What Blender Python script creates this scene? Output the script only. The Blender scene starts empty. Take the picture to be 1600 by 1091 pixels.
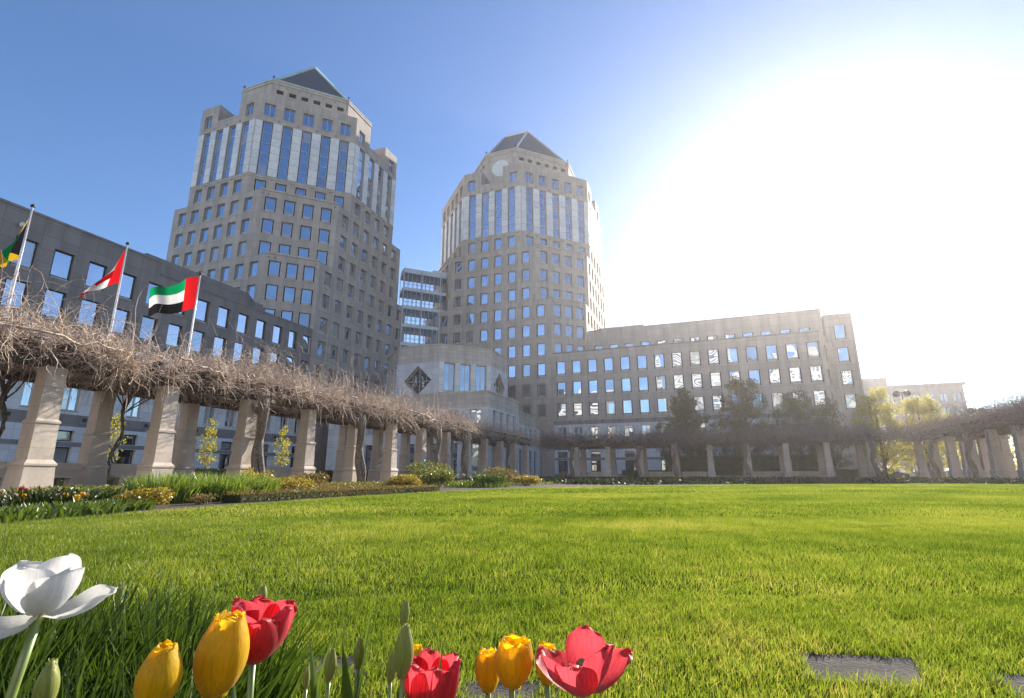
import bpy, math, random
import numpy as np
from mathutils import Vector

R = math.radians
rng = np.random.default_rng(7)
random.seed(7)
scene = bpy.context.scene
col = scene.collection

# ------------------------------------------------------------------ camera
cam_data = bpy.data.cameras.new("camera")
cam_data.sensor_width = 36.0
cam_data.lens = 18.0
cam_data.clip_start = 0.02
cam_data.clip_end = 3000.0
cam = bpy.data.objects.new("camera", cam_data)
col.objects.link(cam)
cam.location = (0.0, 0.0, 0.5)
cam.rotation_euler = (R(90.0 + 13.9), 0.0, R(20.6))
scene.camera = cam

# ------------------------------------------------------------------ sky, sun, exposure
SUN_AZ = 13.0      # degrees from +Y towards +X
SUN_EL = 23.2
world = bpy.data.worlds.new("World")
scene.world = world
world.use_nodes = True
wn = world.node_tree.nodes
wl = world.node_tree.links
wn.clear()
sky = wn.new("ShaderNodeTexSky")
sky.sky_type = 'NISHITA'
sky.sun_disc = False
sky.sun_elevation = R(SUN_EL)
sky.sun_rotation = R(SUN_AZ)
sky.altitude = 150.0
sky.air_density = 1.0
sky.dust_density = 0.12
sky.ozone_density = 3.0
bgn = wn.new("ShaderNodeBackground")
bgn.inputs["Strength"].default_value = 0.086
won = wn.new("ShaderNodeOutputWorld")
hs = wn.new("ShaderNodeHueSaturation")
hs.inputs["Saturation"].default_value = 1.12
hs.inputs["Hue"].default_value = 0.506
wl.new(sky.outputs[0], hs.inputs["Color"])
wl.new(hs.outputs[0], bgn.inputs[0])
wl.new(bgn.outputs[0], won.inputs[0])

sun_data = bpy.data.lights.new("sun", 'SUN')
sun_data.energy = 5.0
sun_data.angle = R(0.53)
sun_data.color = (1.0, 0.93, 0.82)
sun = bpy.data.objects.new("sun", sun_data)
col.objects.link(sun)
sd = Vector((math.sin(R(SUN_AZ)) * math.cos(R(SUN_EL)), math.cos(R(SUN_AZ)) * math.cos(R(SUN_EL)), math.sin(R(SUN_EL))))
sun.rotation_euler = sd.to_track_quat('Z', 'Y').to_euler()
sun.location = (60, 120, 120)

scene.view_settings.view_transform = 'Standard'
scene.view_settings.look = 'None'
scene.view_settings.gamma = 1.0
scene.view_settings.use_curve_mapping = False
scene.view_settings.exposure = 1.32
scene.render.engine = 'CYCLES'
scene.cycles.use_denoising = True
scene.cycles.max_bounces = 8
scene.cycles.transparent_max_bounces = 8
scene.cycles.volume_bounces = 0

# ------------------------------------------------------------------ materials
def new_mat(name):
    m = bpy.data.materials.new(name)
    m.use_nodes = True
    nt = m.node_tree
    nt.nodes.clear()
    out = nt.nodes.new("ShaderNodeOutputMaterial")
    return m, nt, out

def N(nt, t, **kw):
    n = nt.nodes.new(t)
    for k, v in kw.items():
        if k.startswith("i_"):
            n.inputs[k[2:].replace("_", " ")].default_value = v
        else:
            setattr(n, k, v)
    return n

def ramp(nt, fac, stops):
    r = nt.nodes.new("ShaderNodeValToRGB")
    while len(r.color_ramp.elements) > 1:
        r.color_ramp.elements.remove(r.color_ramp.elements[-1])
    r.color_ramp.elements[0].position = stops[0][0]
    r.color_ramp.elements[0].color = (*stops[0][1], 1)
    for p, c in stops[1:]:
        e = r.color_ramp.elements.new(p)
        e.color = (*c, 1)
    nt.links.new(fac, r.inputs[0])
    return r.outputs[0]

def mat_plain(name, c, rough=0.7, metal=0.0, var=0.12, scale=3.0, bump=0.0, bscale=40.0, spec=0.4):
    m, nt, out = new_mat(name)
    p = N(nt, "ShaderNodeBsdfPrincipled")
    p.inputs["Roughness"].default_value = rough
    p.inputs["Metallic"].default_value = metal
    p.inputs["Specular IOR Level"].default_value = spec
    tc = N(nt, "ShaderNodeTexCoord")
    nz = N(nt, "ShaderNodeTexNoise")
    nz.inputs["Scale"].default_value = scale
    nz.inputs["Detail"].default_value = 6
    nt.links.new(tc.outputs["Object"], nz.inputs["Vector"])
    a = tuple(max(0, v * (1 - var)) for v in c)
    b = tuple(min(1, v * (1 + var)) for v in c)
    nt.links.new(ramp(nt, nz.outputs[0], [(0.3, a), (0.7, b)]), p.inputs["Base Color"])
    if bump:
        n2 = N(nt, "ShaderNodeTexNoise")
        n2.inputs["Scale"].default_value = bscale
        n2.inputs["Detail"].default_value = 4
        nt.links.new(tc.outputs["Object"], n2.inputs["Vector"])
        bp = N(nt, "ShaderNodeBump")
        bp.inputs["Strength"].default_value = bump
        bp.inputs["Distance"].default_value = 0.02
        nt.links.new(n2.outputs[0], bp.inputs["Height"])
        nt.links.new(bp.outputs[0], p.inputs["Normal"])
    nt.links.new(p.outputs[0], out.inputs[0])
    return m

def wall_coords(nt):
    """u runs along the wall whatever way it faces, v is height"""
    g = N(nt, "ShaderNodeNewGeometry")
    sp = N(nt, "ShaderNodeSeparateXYZ"); nt.links.new(g.outputs["Position"], sp.inputs[0])
    sn = N(nt, "ShaderNodeSeparateXYZ"); nt.links.new(g.outputs["True Normal"], sn.inputs[0])
    m1 = N(nt, "ShaderNodeMath", operation='MULTIPLY'); nt.links.new(sp.outputs[0], m1.inputs[0]); nt.links.new(sn.outputs[1], m1.inputs[1])
    m2 = N(nt, "ShaderNodeMath", operation='MULTIPLY'); nt.links.new(sp.outputs[1], m2.inputs[0]); nt.links.new(sn.outputs[0], m2.inputs[1])
    s = N(nt, "ShaderNodeMath", operation='SUBTRACT'); nt.links.new(m2.outputs[0], s.inputs[0]); nt.links.new(m1.outputs[0], s.inputs[1])
    c = N(nt, "ShaderNodeCombineXYZ"); nt.links.new(s.outputs[0], c.inputs[0]); nt.links.new(sp.outputs[2], c.inputs[1])
    return g, c

def mat_stone(name, c, joint=0.62, bw=1.62, bh=1.41, mortar=0.02, stain=0.2, rough=0.85, var=0.09):
    m, nt, out = new_mat(name)
    g, uv = wall_coords(nt)
    br = N(nt, "ShaderNodeTexBrick")
    br.offset = 0.0
    br.squash = 1.0
    br.inputs["Scale"].default_value = 1.0
    br.inputs["Brick Width"].default_value = bw
    br.inputs["Row Height"].default_value = bh
    br.inputs["Mortar Size"].default_value = mortar
    br.inputs["Color1"].default_value = tuple(v * (1 - var) for v in c) + (1,)
    br.inputs["Color2"].default_value = tuple(v * (1 + var) for v in c) + (1,)
    br.inputs["Mortar"].default_value = tuple(v * joint for v in c) + (1,)
    nt.links.new(uv.outputs[0], br.inputs["Vector"])
    # rain streaks and patches
    mp = N(nt, "ShaderNodeMapping"); mp.inputs["Scale"].default_value = (1.3, 1.3, 0.16)
    nt.links.new(g.outputs["Position"], mp.inputs[0])
    n1 = N(nt, "ShaderNodeTexNoise"); n1.inputs["Scale"].default_value = 0.8; n1.inputs["Detail"].default_value = 7
    nt.links.new(mp.outputs[0], n1.inputs["Vector"])
    n2 = N(nt, "ShaderNodeTexNoise"); n2.inputs["Scale"].default_value = 9.0; n2.inputs["Detail"].default_value = 6
    nt.links.new(g.outputs["Position"], n2.inputs["Vector"])
    st = ramp(nt, n1.outputs[0], [(0.3, (1 - stain,) * 3), (0.62, (1.0, 1.0, 1.0)), (0.8, (1.07, 1.06, 1.04))])
    gr = ramp(nt, n2.outputs[0], [(0.25, (0.92,) * 3), (0.75, (1.07,) * 3)])
    mx = N(nt, "ShaderNodeMix", data_type='RGBA', blend_type='MULTIPLY'); mx.inputs[0].default_value = 1
    nt.links.new(br.outputs[0], mx.inputs[6]); nt.links.new(st, mx.inputs[7])
    mx2 = N(nt, "ShaderNodeMix", data_type='RGBA', blend_type='MULTIPLY'); mx2.inputs[0].default_value = 1
    nt.links.new(mx.outputs[2], mx2.inputs[6]); nt.links.new(gr, mx2.inputs[7])
    p = N(nt, "ShaderNodeBsdfPrincipled"); p.inputs["Roughness"].default_value = rough
    p.inputs["Specular IOR Level"].default_value = 0.3
    nt.links.new(mx2.outputs[2], p.inputs["Base Color"])
    bp = N(nt, "ShaderNodeBump"); bp.inputs["Strength"].default_value = 0.35; bp.inputs["Distance"].default_value = 0.01
    nt.links.new(n2.outputs[0], bp.inputs["Height"]); nt.links.new(bp.outputs[0], p.inputs["Normal"])
    nt.links.new(p.outputs[0], out.inputs[0])
    return m

def mat_marble(name, c):
    m, nt, out = new_mat(name)
    g = N(nt, "ShaderNodeNewGeometry")
    oi = N(nt, "ShaderNodeObjectInfo")
    n1 = N(nt, "ShaderNodeTexNoise"); n1.inputs["Scale"].default_value = 1.6; n1.inputs["Detail"].default_value = 9; n1.inputs["Distortion"].default_value = 2.2
    nt.links.new(g.outputs["Position"], n1.inputs["Vector"])
    base = ramp(nt, n1.outputs[0], [(0.32, tuple(v * 0.80 for v in c)), (0.5, c), (0.75, tuple(min(1, v * 1.06) for v in c))])
    rr = ramp(nt, oi.outputs["Random"], [(0.0, (0.86, 0.87, 0.88)), (1.0, (1.05, 1.04, 1.03))])
    mx = N(nt, "ShaderNodeMix", data_type='RGBA', blend_type='MULTIPLY'); mx.inputs[0].default_value = 1
    nt.links.new(base, mx.inputs[6]); nt.links.new(rr, mx.inputs[7])
    p = N(nt, "ShaderNodeBsdfPrincipled"); p.inputs["Roughness"].default_value = 0.35; p.inputs["Specular IOR Level"].default_value = 0.5
    nt.links.new(mx.outputs[2], p.inputs["Base Color"])
    nt.links.new(p.outputs[0], out.inputs[0])
    return m

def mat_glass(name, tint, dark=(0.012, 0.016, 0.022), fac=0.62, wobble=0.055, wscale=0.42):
    """coated office glazing: a dark room behind a mirror-like, slightly uneven pane"""
    m, nt, out = new_mat(name)
    tc = N(nt, "ShaderNodeTexCoord")
    oi = N(nt, "ShaderNodeObjectInfo")
    mul = N(nt, "ShaderNodeVectorMath", operation='SCALE'); mul.inputs["Scale"].default_value = 37.0
    cmb = N(nt, "ShaderNodeCombineXYZ")
    for i in range(3):
        nt.links.new(oi.outputs["Random"], cmb.inputs[i])
    nt.links.new(cmb.outputs[0], mul.inputs[0])
    ad = N(nt, "ShaderNodeVectorMath", operation='ADD')
    nt.links.new(tc.outputs["Object"], ad.inputs[0]); nt.links.new(mul.outputs[0], ad.inputs[1])
    nz = N(nt, "ShaderNodeTexNoise"); nz.inputs["Scale"].default_value = wscale; nz.inputs["Detail"].default_value = 0.0
    nt.links.new(ad.outputs[0], nz.inputs["Vector"])
    bp = N(nt, "ShaderNodeBump"); bp.inputs["Strength"].default_value = 1.0; bp.inputs["Distance"].default_value = wobble
    nt.links.new(nz.outputs[0], bp.inputs["Height"])
    gl = N(nt, "ShaderNodeBsdfGlossy"); gl.inputs["Roughness"].default_value = 0.01
    gl.inputs["Color"].default_value = (*tint, 1)
    nt.links.new(bp.outputs[0], gl.inputs["Normal"])
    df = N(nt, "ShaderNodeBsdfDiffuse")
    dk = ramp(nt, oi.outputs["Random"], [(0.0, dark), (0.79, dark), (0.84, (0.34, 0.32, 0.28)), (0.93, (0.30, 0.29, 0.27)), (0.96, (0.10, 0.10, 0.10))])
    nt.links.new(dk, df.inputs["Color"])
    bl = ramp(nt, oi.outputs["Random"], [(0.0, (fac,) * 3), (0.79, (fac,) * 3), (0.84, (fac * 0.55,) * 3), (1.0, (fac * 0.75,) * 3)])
    fr = N(nt, "ShaderNodeFresnel"); fr.inputs["IOR"].default_value = 1.5
    mr = N(nt, "ShaderNodeMapRange"); mr.inputs["From Min"].default_value = 0.04; mr.inputs["From Max"].default_value = 1.0
    mr.inputs["To Min"].default_value = fac; mr.inputs["To Max"].default_value = 1.0
    nt.links.new(fr.outputs[0], mr.inputs["Value"]); nt.links.new(bl, mr.inputs["To Min"])
    ms = N(nt, "ShaderNodeMixShader")
    nt.links.new(mr.outputs[0], ms.inputs[0]); nt.links.new(df.outputs[0], ms.inputs[1]); nt.links.new(gl.outputs[0], ms.inputs[2])
    nt.links.new(ms.outputs[0], out.inputs[0])
    return m

def mat_leaf(name, c1, c2, trans=0.45, gloss=0.06, tcol=None, rough=0.4, scale=2.0, attr=None):
    """thin leaf: reflects and lets light through"""
    m, nt, out = new_mat(name)
    if attr:
        at = N(nt, "ShaderNodeAttribute", attribute_name=attr)
        f = at.outputs["Fac"]
    else:
        g = N(nt, "ShaderNodeNewGeometry")
        f = g.outputs["Random Per Island"]
    cc = ramp(nt, f, [(0.0, c1), (1.0, c2)])
    df = N(nt, "ShaderNodeBsdfDiffuse"); nt.links.new(cc, df.inputs[0])
    tr = N(nt, "ShaderNodeBsdfTranslucent")
    mxc = N(nt, "ShaderNodeMix", data_type='RGBA', blend_type='MULTIPLY'); mxc.inputs[0].default_value = 1
    nt.links.new(cc, mxc.inputs[6]); mxc.inputs[7].default_value = (*(tcol or (1.6, 1.5, 0.7)), 1)
    nt.links.new(mxc.outputs[2], tr.inputs[0])
    ms = N(nt, "ShaderNodeMixShader"); ms.inputs[0].default_value = trans
    nt.links.new(df.outputs[0], ms.inputs[1]); nt.links.new(tr.outputs[0], ms.inputs[2])
    gl = N(nt, "ShaderNodeBsdfGlossy"); gl.inputs["Roughness"].default_value = rough
    gl.inputs["Color"].default_value = (0.9, 0.95, 0.85, 1)
    m2 = N(nt, "ShaderNodeMixShader"); m2.inputs[0].default_value = gloss
    nt.links.new(ms.outputs[0], m2.inputs[1]); nt.links.new(gl.outputs[0], m2.inputs[2])
    nt.links.new(m2.outputs[0], out.inputs[0])
    return m

def mat_petal(name, base, edge, trans=0.5, streak=0.25):
    m, nt, out = new_mat(name)
    tc = N(nt, "ShaderNodeTexCoord")
    mp = N(nt, "ShaderNodeMapping"); mp.inputs["Scale"].default_value = (560, 560, 18)
    nt.links.new(tc.outputs["Object"], mp.inputs[0])
    nz = N(nt, "ShaderNodeTexNoise"); nz.inputs["Scale"].default_value = 1.0; nz.inputs["Detail"].default_value = 5
    nt.links.new(mp.outputs[0], nz.inputs["Vector"])
    sep = N(nt, "ShaderNodeSeparateXYZ"); nt.links.new(tc.outputs["Object"], sep.inputs[0])
    hgt = N(nt, "ShaderNodeMapRange"); hgt.inputs["From Max"].default_value = 0.075
    nt.links.new(sep.outputs[2], hgt.inputs["Value"])
    col_h = ramp(nt, hgt.outputs[0], [(0.0, tuple(v * 0.9 for v in edge)), (0.22, base), (0.85, base), (1.0, edge)])
    st = ramp(nt, nz.outputs[0], [(0.3, (1 - streak,) * 3), (0.65, (1.0,) * 3)])
    mx = N(nt, "ShaderNodeMix", data_type='RGBA', blend_type='MULTIPLY'); mx.inputs[0].default_value = 1
    nt.links.new(col_h, mx.inputs[6]); nt.links.new(st, mx.inputs[7])
    p = N(nt, "ShaderNodeBsdfPrincipled"); p.inputs["Roughness"].default_value = 0.42; p.inputs["Specular IOR Level"].default_value = 0.35
    p.inputs["Sheen Weight"].default_value = 0.15
    nt.links.new(mx.outputs[2], p.inputs["Base Color"])
    bp = N(nt, "ShaderNodeBump"); bp.inputs["Strength"].default_value = 0.45; bp.inputs["Distance"].default_value = 0.001
    nt.links.new(nz.outputs[0], bp.inputs["Height"]); nt.links.new(bp.outputs[0], p.inputs["Normal"])
    tr = N(nt, "ShaderNodeBsdfTranslucent"); nt.links.new(mx.outputs[2], tr.inputs[0])
    ms = N(nt, "ShaderNodeMixShader"); ms.inputs[0].default_value = trans
    nt.links.new(p.outputs[0], ms.inputs[1]); nt.links.new(tr.outputs[0], ms.inputs[2])
    nt.links.new(ms.outputs[0], out.inputs[0])
    return m

M = {}
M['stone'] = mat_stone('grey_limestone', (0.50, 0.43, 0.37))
M['stone_dark'] = mat_stone('weathered_limestone', (0.285, 0.255, 0.235))  # left wing's shade put into the stone; darker courses and bosses too
M['stone_light'] = mat_stone('cut_limestone', (0.55, 0.48, 0.40), bw=1.4, bh=0.7)
M['pavilion'] = mat_stone('pale_limestone', (0.62, 0.54, 0.45), bw=1.4, bh=0.7)
M['marble'] = mat_marble('white_marble', (0.80, 0.78, 0.75))
M['marble_wall'] = mat_stone('marble_facing', (0.70, 0.69, 0.67), joint=0.7, bw=1.25, bh=0.95, stain=0.06)
M['glass'] = mat_glass('office_glass', (0.74, 0.84, 0.98))
def mat_clear(name):
    m, nt, out = new_mat(name)
    tr = N(nt, "ShaderNodeBsdfTransparent"); tr.inputs[0].default_value = (0.86, 0.87, 0.87, 1)
    gl = N(nt, "ShaderNodeBsdfGlossy"); gl.inputs["Roughness"].default_value = 0.01
    ms = N(nt, "ShaderNodeMixShader"); ms.inputs[0].default_value = 0.10
    nt.links.new(tr.outputs[0], ms.inputs[1]); nt.links.new(gl.outputs[0], ms.inputs[2]); nt.links.new(ms.outputs[0], out.inputs[0])
    return m
M['glass_thin'] = mat_clear('see_through_glass')
M['glass_clear'] = mat_glass('plain_glass', (0.80, 0.85, 0.90), fac=0.35, wobble=0.02)
M['bronze'] = mat_plain('dark_bronze', (0.045, 0.042, 0.042), rough=0.45, metal=0.4)
M['alu'] = mat_plain('light_frame', (0.60, 0.60, 0.59), rough=0.4, metal=0.3)
M['steel_white'] = mat_plain('white_steel', (0.62, 0.62, 0.62), rough=0.4, metal=0.2)
M['copper'] = mat_plain('green_copper', (0.40, 0.54, 0.50), rough=0.6, var=0.18, scale=1.2)
M['slate'] = mat_plain('standing_seam_roof', (0.115, 0.115, 0.12), rough=0.45, metal=0.3, var=0.15)
M['roof'] = mat_plain('flat_roof', (0.22, 0.21, 0.20), rough=0.9)
M['dark'] = mat_plain('dark_recess', (0.03, 0.03, 0.03), rough=0.9)
M['column'] = mat_stone('cast_stone', (0.60, 0.50, 0.405), joint=0.8, bw=6.0, bh=0.72, mortar=0.012, stain=0.28)
M['beam'] = mat_plain('stained_timber', (0.085, 0.065, 0.05), rough=0.8, var=0.3, scale=2.0)  # dark brown puts the pergola's shade into the concrete beams' colour
M['paving'] = mat_stone('plaza_paving', (0.42, 0.39, 0.35))
M['bark'] = mat_plain('vine_bark', (0.21, 0.165, 0.125), rough=0.9, var=0.45, scale=9, bump=0.8, bscale=60)
M['twig'] = mat_plain('bare_twigs', (0.50, 0.385, 0.30), rough=0.7, var=0.45, scale=6)  # sunlit tan put into the twig colour, for the left vines
M['twig_dark'] = mat_plain('bare_twigs_dark', (0.21, 0.155, 0.14), rough=0.8, var=0.4, scale=3)  # shaded copy of the twig tan, for the far and right vines
M['trunk'] = mat_plain('tree_bark', (0.12, 0.095, 0.075), rough=0.9, var=0.35, scale=8, bump=0.7)
M['soil'] = mat_plain('mulch', (0.07, 0.05, 0.037), rough=1.0, var=0.5, scale=18, bump=1.0, bscale=60)
M['slab'] = mat_plain('stepping_stone', (0.085, 0.074, 0.066), rough=0.95, var=0.25, scale=14, bump=0.4, bscale=90, spec=0.08)

# ------------------------------------------------------------------ mesh helpers
class MB:
    def __init__(s):
        s.v = []; s.f = []; s.m = []
    def vert(s, p):
        s.v.append(tuple(p)); return len(s.v) - 1
    def face(s, idx, m=0):
        s.f.append(tuple(idx)); s.m.append(m)
    def quad(s, a, b, c, d, m=0):
        i = len(s.v); s.v += [tuple(a), tuple(b), tuple(c), tuple(d)]
        s.face((i, i + 1, i + 2, i + 3), m)
    def poly(s, pts, m=0):
        i = len(s.v); s.v += [tuple(p) for p in pts]
        s.face(range(i, i + len(pts)), m)
    def box(s, x0, x1, y0, y1, z0, z1, m=0, taper=0.0):
        t = taper
        i = len(s.v)
        s.v += [(x0, y0, z0), (x1, y0, z0), (x1, y1, z0), (x0, y1, z0),
                (x0 + t, y0 + t, z1), (x1 - t, y0 + t, z1), (x1 - t, y1 - t, z1), (x0 + t, y1 - t, z1)]
        for q in ((0, 3, 2, 1), (4, 5, 6, 7), (0, 1, 5, 4), (1, 2, 6, 5), (2, 3, 7, 6), (3, 0, 4, 7)):
            s.face([i + k for k in q], m)
    def prism(s, poly, z0, z1, m=0, top=None, cap_bottom=False):
        n = len(poly); i = len(s.v)
        tp = top or poly
        s.v += [(p[0], p[1], z0) for p in poly] + [(p[0], p[1], z1) for p in tp]
        for k in range(n):
            k2 = (k + 1) % n
            s.face((i + k, i + k2, i + n + k2, i + n + k), m)
        s.face([i + n + k for k in range(n)], m)
        if cap_bottom:
            s.face([i + k for k in reversed(range(n))], m)
    def lathe(s, prof, n=12, cx=0, cy=0, m=0):
        i = len(s.v)
        for r, z in prof:
            for k in range(n):
                a = 2 * math.pi * k / n
                s.v.append((cx + r * math.cos(a), cy + r * math.sin(a), z))
        for j in range(len(prof) - 1):
            for k in range(n):
                k2 = (k + 1) % n
                s.face((i + j * n + k, i + j * n + k2, i + (j + 1) * n + k2, i + (j + 1) * n + k), m)
        s.face([i + k for k in reversed(range(n))], m)
        s.face([i + (len(prof) - 1) * n + k for k in range(n)], m)
    def tube(s, pts, rad, n=8, m=0, cap=True):
        i = len(s.v)
        P = [Vector(p) for p in pts]
        ref = Vector((0.31, 0.17, 0.93))
        L = len(P)
        for j in range(L):
            t = (P[min(j + 1, L - 1)] - P[max(j - 1, 0)]).normalized()
            a = t.cross(ref)
            if a.length < 1e-3: a = t.cross(Vector((1, 0, 0)))
            a.normalize(); b = t.cross(a)
            r = rad[j] if hasattr(rad, '__len__') else rad
            for k in range(n):
                an = 2 * math.pi * k / n
                s.v.append(tuple(P[j] + a * (r * math.cos(an)) + b * (r * math.sin(an))))
        for j in range(L - 1):
            for k in range(n):
                k2 = (k + 1) % n
                s.face((i + j * n + k, i + (j + 1) * n + k, i + (j + 1) * n + k2, i + j * n + k2), m)
        if cap:
            s.face([i + k for k in range(n)], m)
            s.face([i + (L - 1) * n + k for k in reversed(range(n))], m)
    def mesh(s, name, mats, smooth=False):
        me = bpy.data.meshes.new(name)
        me.from_pydata(s.v, [], s.f)
        for mt in (mats if isinstance(mats, (list, tuple)) else [mats]):
            me.materials.append(mt)
        if any(s.m):
            me.polygons.foreach_set("material_index", s.m)
        if smooth:
            me.polygons.foreach_set("use_smooth", [True] * len(me.polygons))
        me.update()
        return me
    def build(s, name, mats, parent=None, loc=(0, 0, 0), rz=0.0, smooth=False):
        return add(name, s.mesh(name, mats, smooth), parent, loc, rz)

def add(name, data, parent=None, loc=(0, 0, 0), rz=0.0, rot=None):
    o = bpy.data.objects.new(name, data)
    col.objects.link(o)
    if parent is not None:
        o.parent = parent
    o.location = loc
    o.rotation_euler = rot if rot is not None else (0, 0, rz)
    return o

def tag(o, label, cat, group=None):
    o["label"] = label
    o["category"] = cat
    if group:
        o["group"] = group
    return o

def thing(name, label, cat, loc=(0, 0, 0), rz=0.0, group=None):
    return tag(add(name, None, None, loc, rz), label, cat, group)

def structure(o):
    o["kind"] = "structure"; return o

def stuff(o):
    o["kind"] = "stuff"; return o

def np_mesh(name, V, F, mats, attr=None, smooth=False):
    """V (n,3); F list of index arrays (k,3) or (k,4)"""
    me = bpy.data.meshes.new(name)
    V = np.asarray(V, dtype=np.float32)
    Fs = [np.asarray(f, dtype=np.int32) for f in (F if isinstance(F, (list, tuple)) else [F])]
    nl = sum(f.size for f in Fs); npoly = sum(len(f) for f in Fs)
    me.vertices.add(len(V)); me.vertices.foreach_set("co", V.ravel())
    me.loops.add(nl); me.loops.foreach_set("vertex_index", np.concatenate([f.ravel() for f in Fs]))
    me.polygons.add(npoly)
    tot = np.concatenate([np.full(len(f), f.shape[1], dtype=np.int32) for f in Fs])
    st = np.concatenate([[0], np.cumsum(tot)[:-1]]).astype(np.int32)
    me.polygons.foreach_set("loop_start", st)
    me.polygons.foreach_set("loop_total", tot)
    for mt in (mats if isinstance(mats, (list, tuple)) else [mats]):
        me.materials.append(mt)
    if attr is not None:
        a = me.attributes.new("var", 'FLOAT', 'POINT')
        a.data.foreach_set("value", np.asarray(attr, dtype=np.float32))
    if smooth:
        me.polygons.foreach_set("use_smooth", np.ones(npoly, dtype=bool))
    me.update(calc_edges=True)
    return me

def tubes_np(P, Rad, sides=3):
    """P (n,k,3) polylines, Rad (n,k) -> verts, quads"""
    n, k, _ = P.shape
    T = np.empty_like(P)
    T[:, 1:-1] = P[:, 2:] - P[:, :-2]; T[:, 0] = P[:, 1] - P[:, 0]; T[:, -1] = P[:, -1] - P[:, -2]
    T /= np.linalg.norm(T, axis=2, keepdims=True) + 1e-9
    ref = np.array([0.37, 0.21, 0.9])
    A = np.cross(T, ref); A /= np.linalg.norm(A, axis=2, keepdims=True) + 1e-9
    B = np.cross(T, A)
    ang = np.arange(sides) * 2 * np.pi / sides
    V = P[:, :, None, :] + Rad[:, :, None, None] * (A[:, :, None, :] * np.cos(ang)[None, None, :, None] + B[:, :, None, :] * np.sin(ang)[None, None, :, None])
    idx = np.arange(n * k * sides).reshape(n, k, sides)
    a = idx[:, :-1, :]; b = idx[:, 1:, :]
    F = np.stack([a, b, np.roll(b, -1, axis=2), np.roll(a, -1, axis=2)], axis=-1).reshape(-1, 4)
    return V.reshape(-1, 3), F

def join_np(parts):
    Vs, Fs, off = [], [], 0
    for V, F in parts:
        Vs.append(V); Fs.append(F + off); off += len(V)
    return np.concatenate(Vs), Fs
# ------------------------------------------------------------------ building helpers
def facade(mb, p0, p1, z0, z1, openings, depth=0.5, m=0, back=None):
    """wall from p0 to p1 (inside on the left) with real openings [(u0,u1,za,zb)] and reveals"""
    dx, dy = p1[0] - p0[0], p1[1] - p0[1]
    L = math.hypot(dx, dy); ex, ey = dx / L, dy / L
    nx, ny = -ey, ex
    P = lambda u, z, d=0.0: (p0[0] + ex * u + nx * d, p0[1] + ey * u + ny * d, z)
    us = sorted({0.0, L, *[round(o[0], 4) for o in openings], *[round(o[1], 4) for o in openings]})
    zs = sorted({z0, z1, *[round(o[2], 4) for o in openings], *[round(o[3], 4) for o in openings]})
    def inside(u, z):
        return any(o[0] < u < o[1] and o[2] < z < o[3] for o in openings)
    for i in range(len(us) - 1):
        # merge vertical runs
        j = 0
        while j < len(zs) - 1:
            uc = (us[i] + us[i + 1]) / 2
            if inside(uc, (zs[j] + zs[j + 1]) / 2):
                j += 1; continue
            k = j + 1
            while k < len(zs) - 1 and not inside(uc, (zs[k] + zs[k + 1]) / 2):
                k += 1
            mb.quad(P(us[i], zs[j]), P(us[i + 1], zs[j]), P(us[i + 1], zs[k]), P(us[i], zs[k]), m)
            j = k
    for (a, b, c, d) in openings:
        mb.quad(P(a, c), P(a, c, depth), P(a, d, depth), P(a, d), m)
        mb.quad(P(b, c, depth), P(b, c), P(b, d), P(b, d, depth), m)
        mb.quad(P(a, c), P(b, c), P(b, c, depth), P(a, c, depth), m)
        mb.quad(P(a, d, depth), P(b, d, depth), P(b, d), P(a, d), m)
        if back is not None:
            mb.quad(P(a, c, depth), P(b, c, depth), P(b, d, depth), P(a, d, depth), back)

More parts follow.
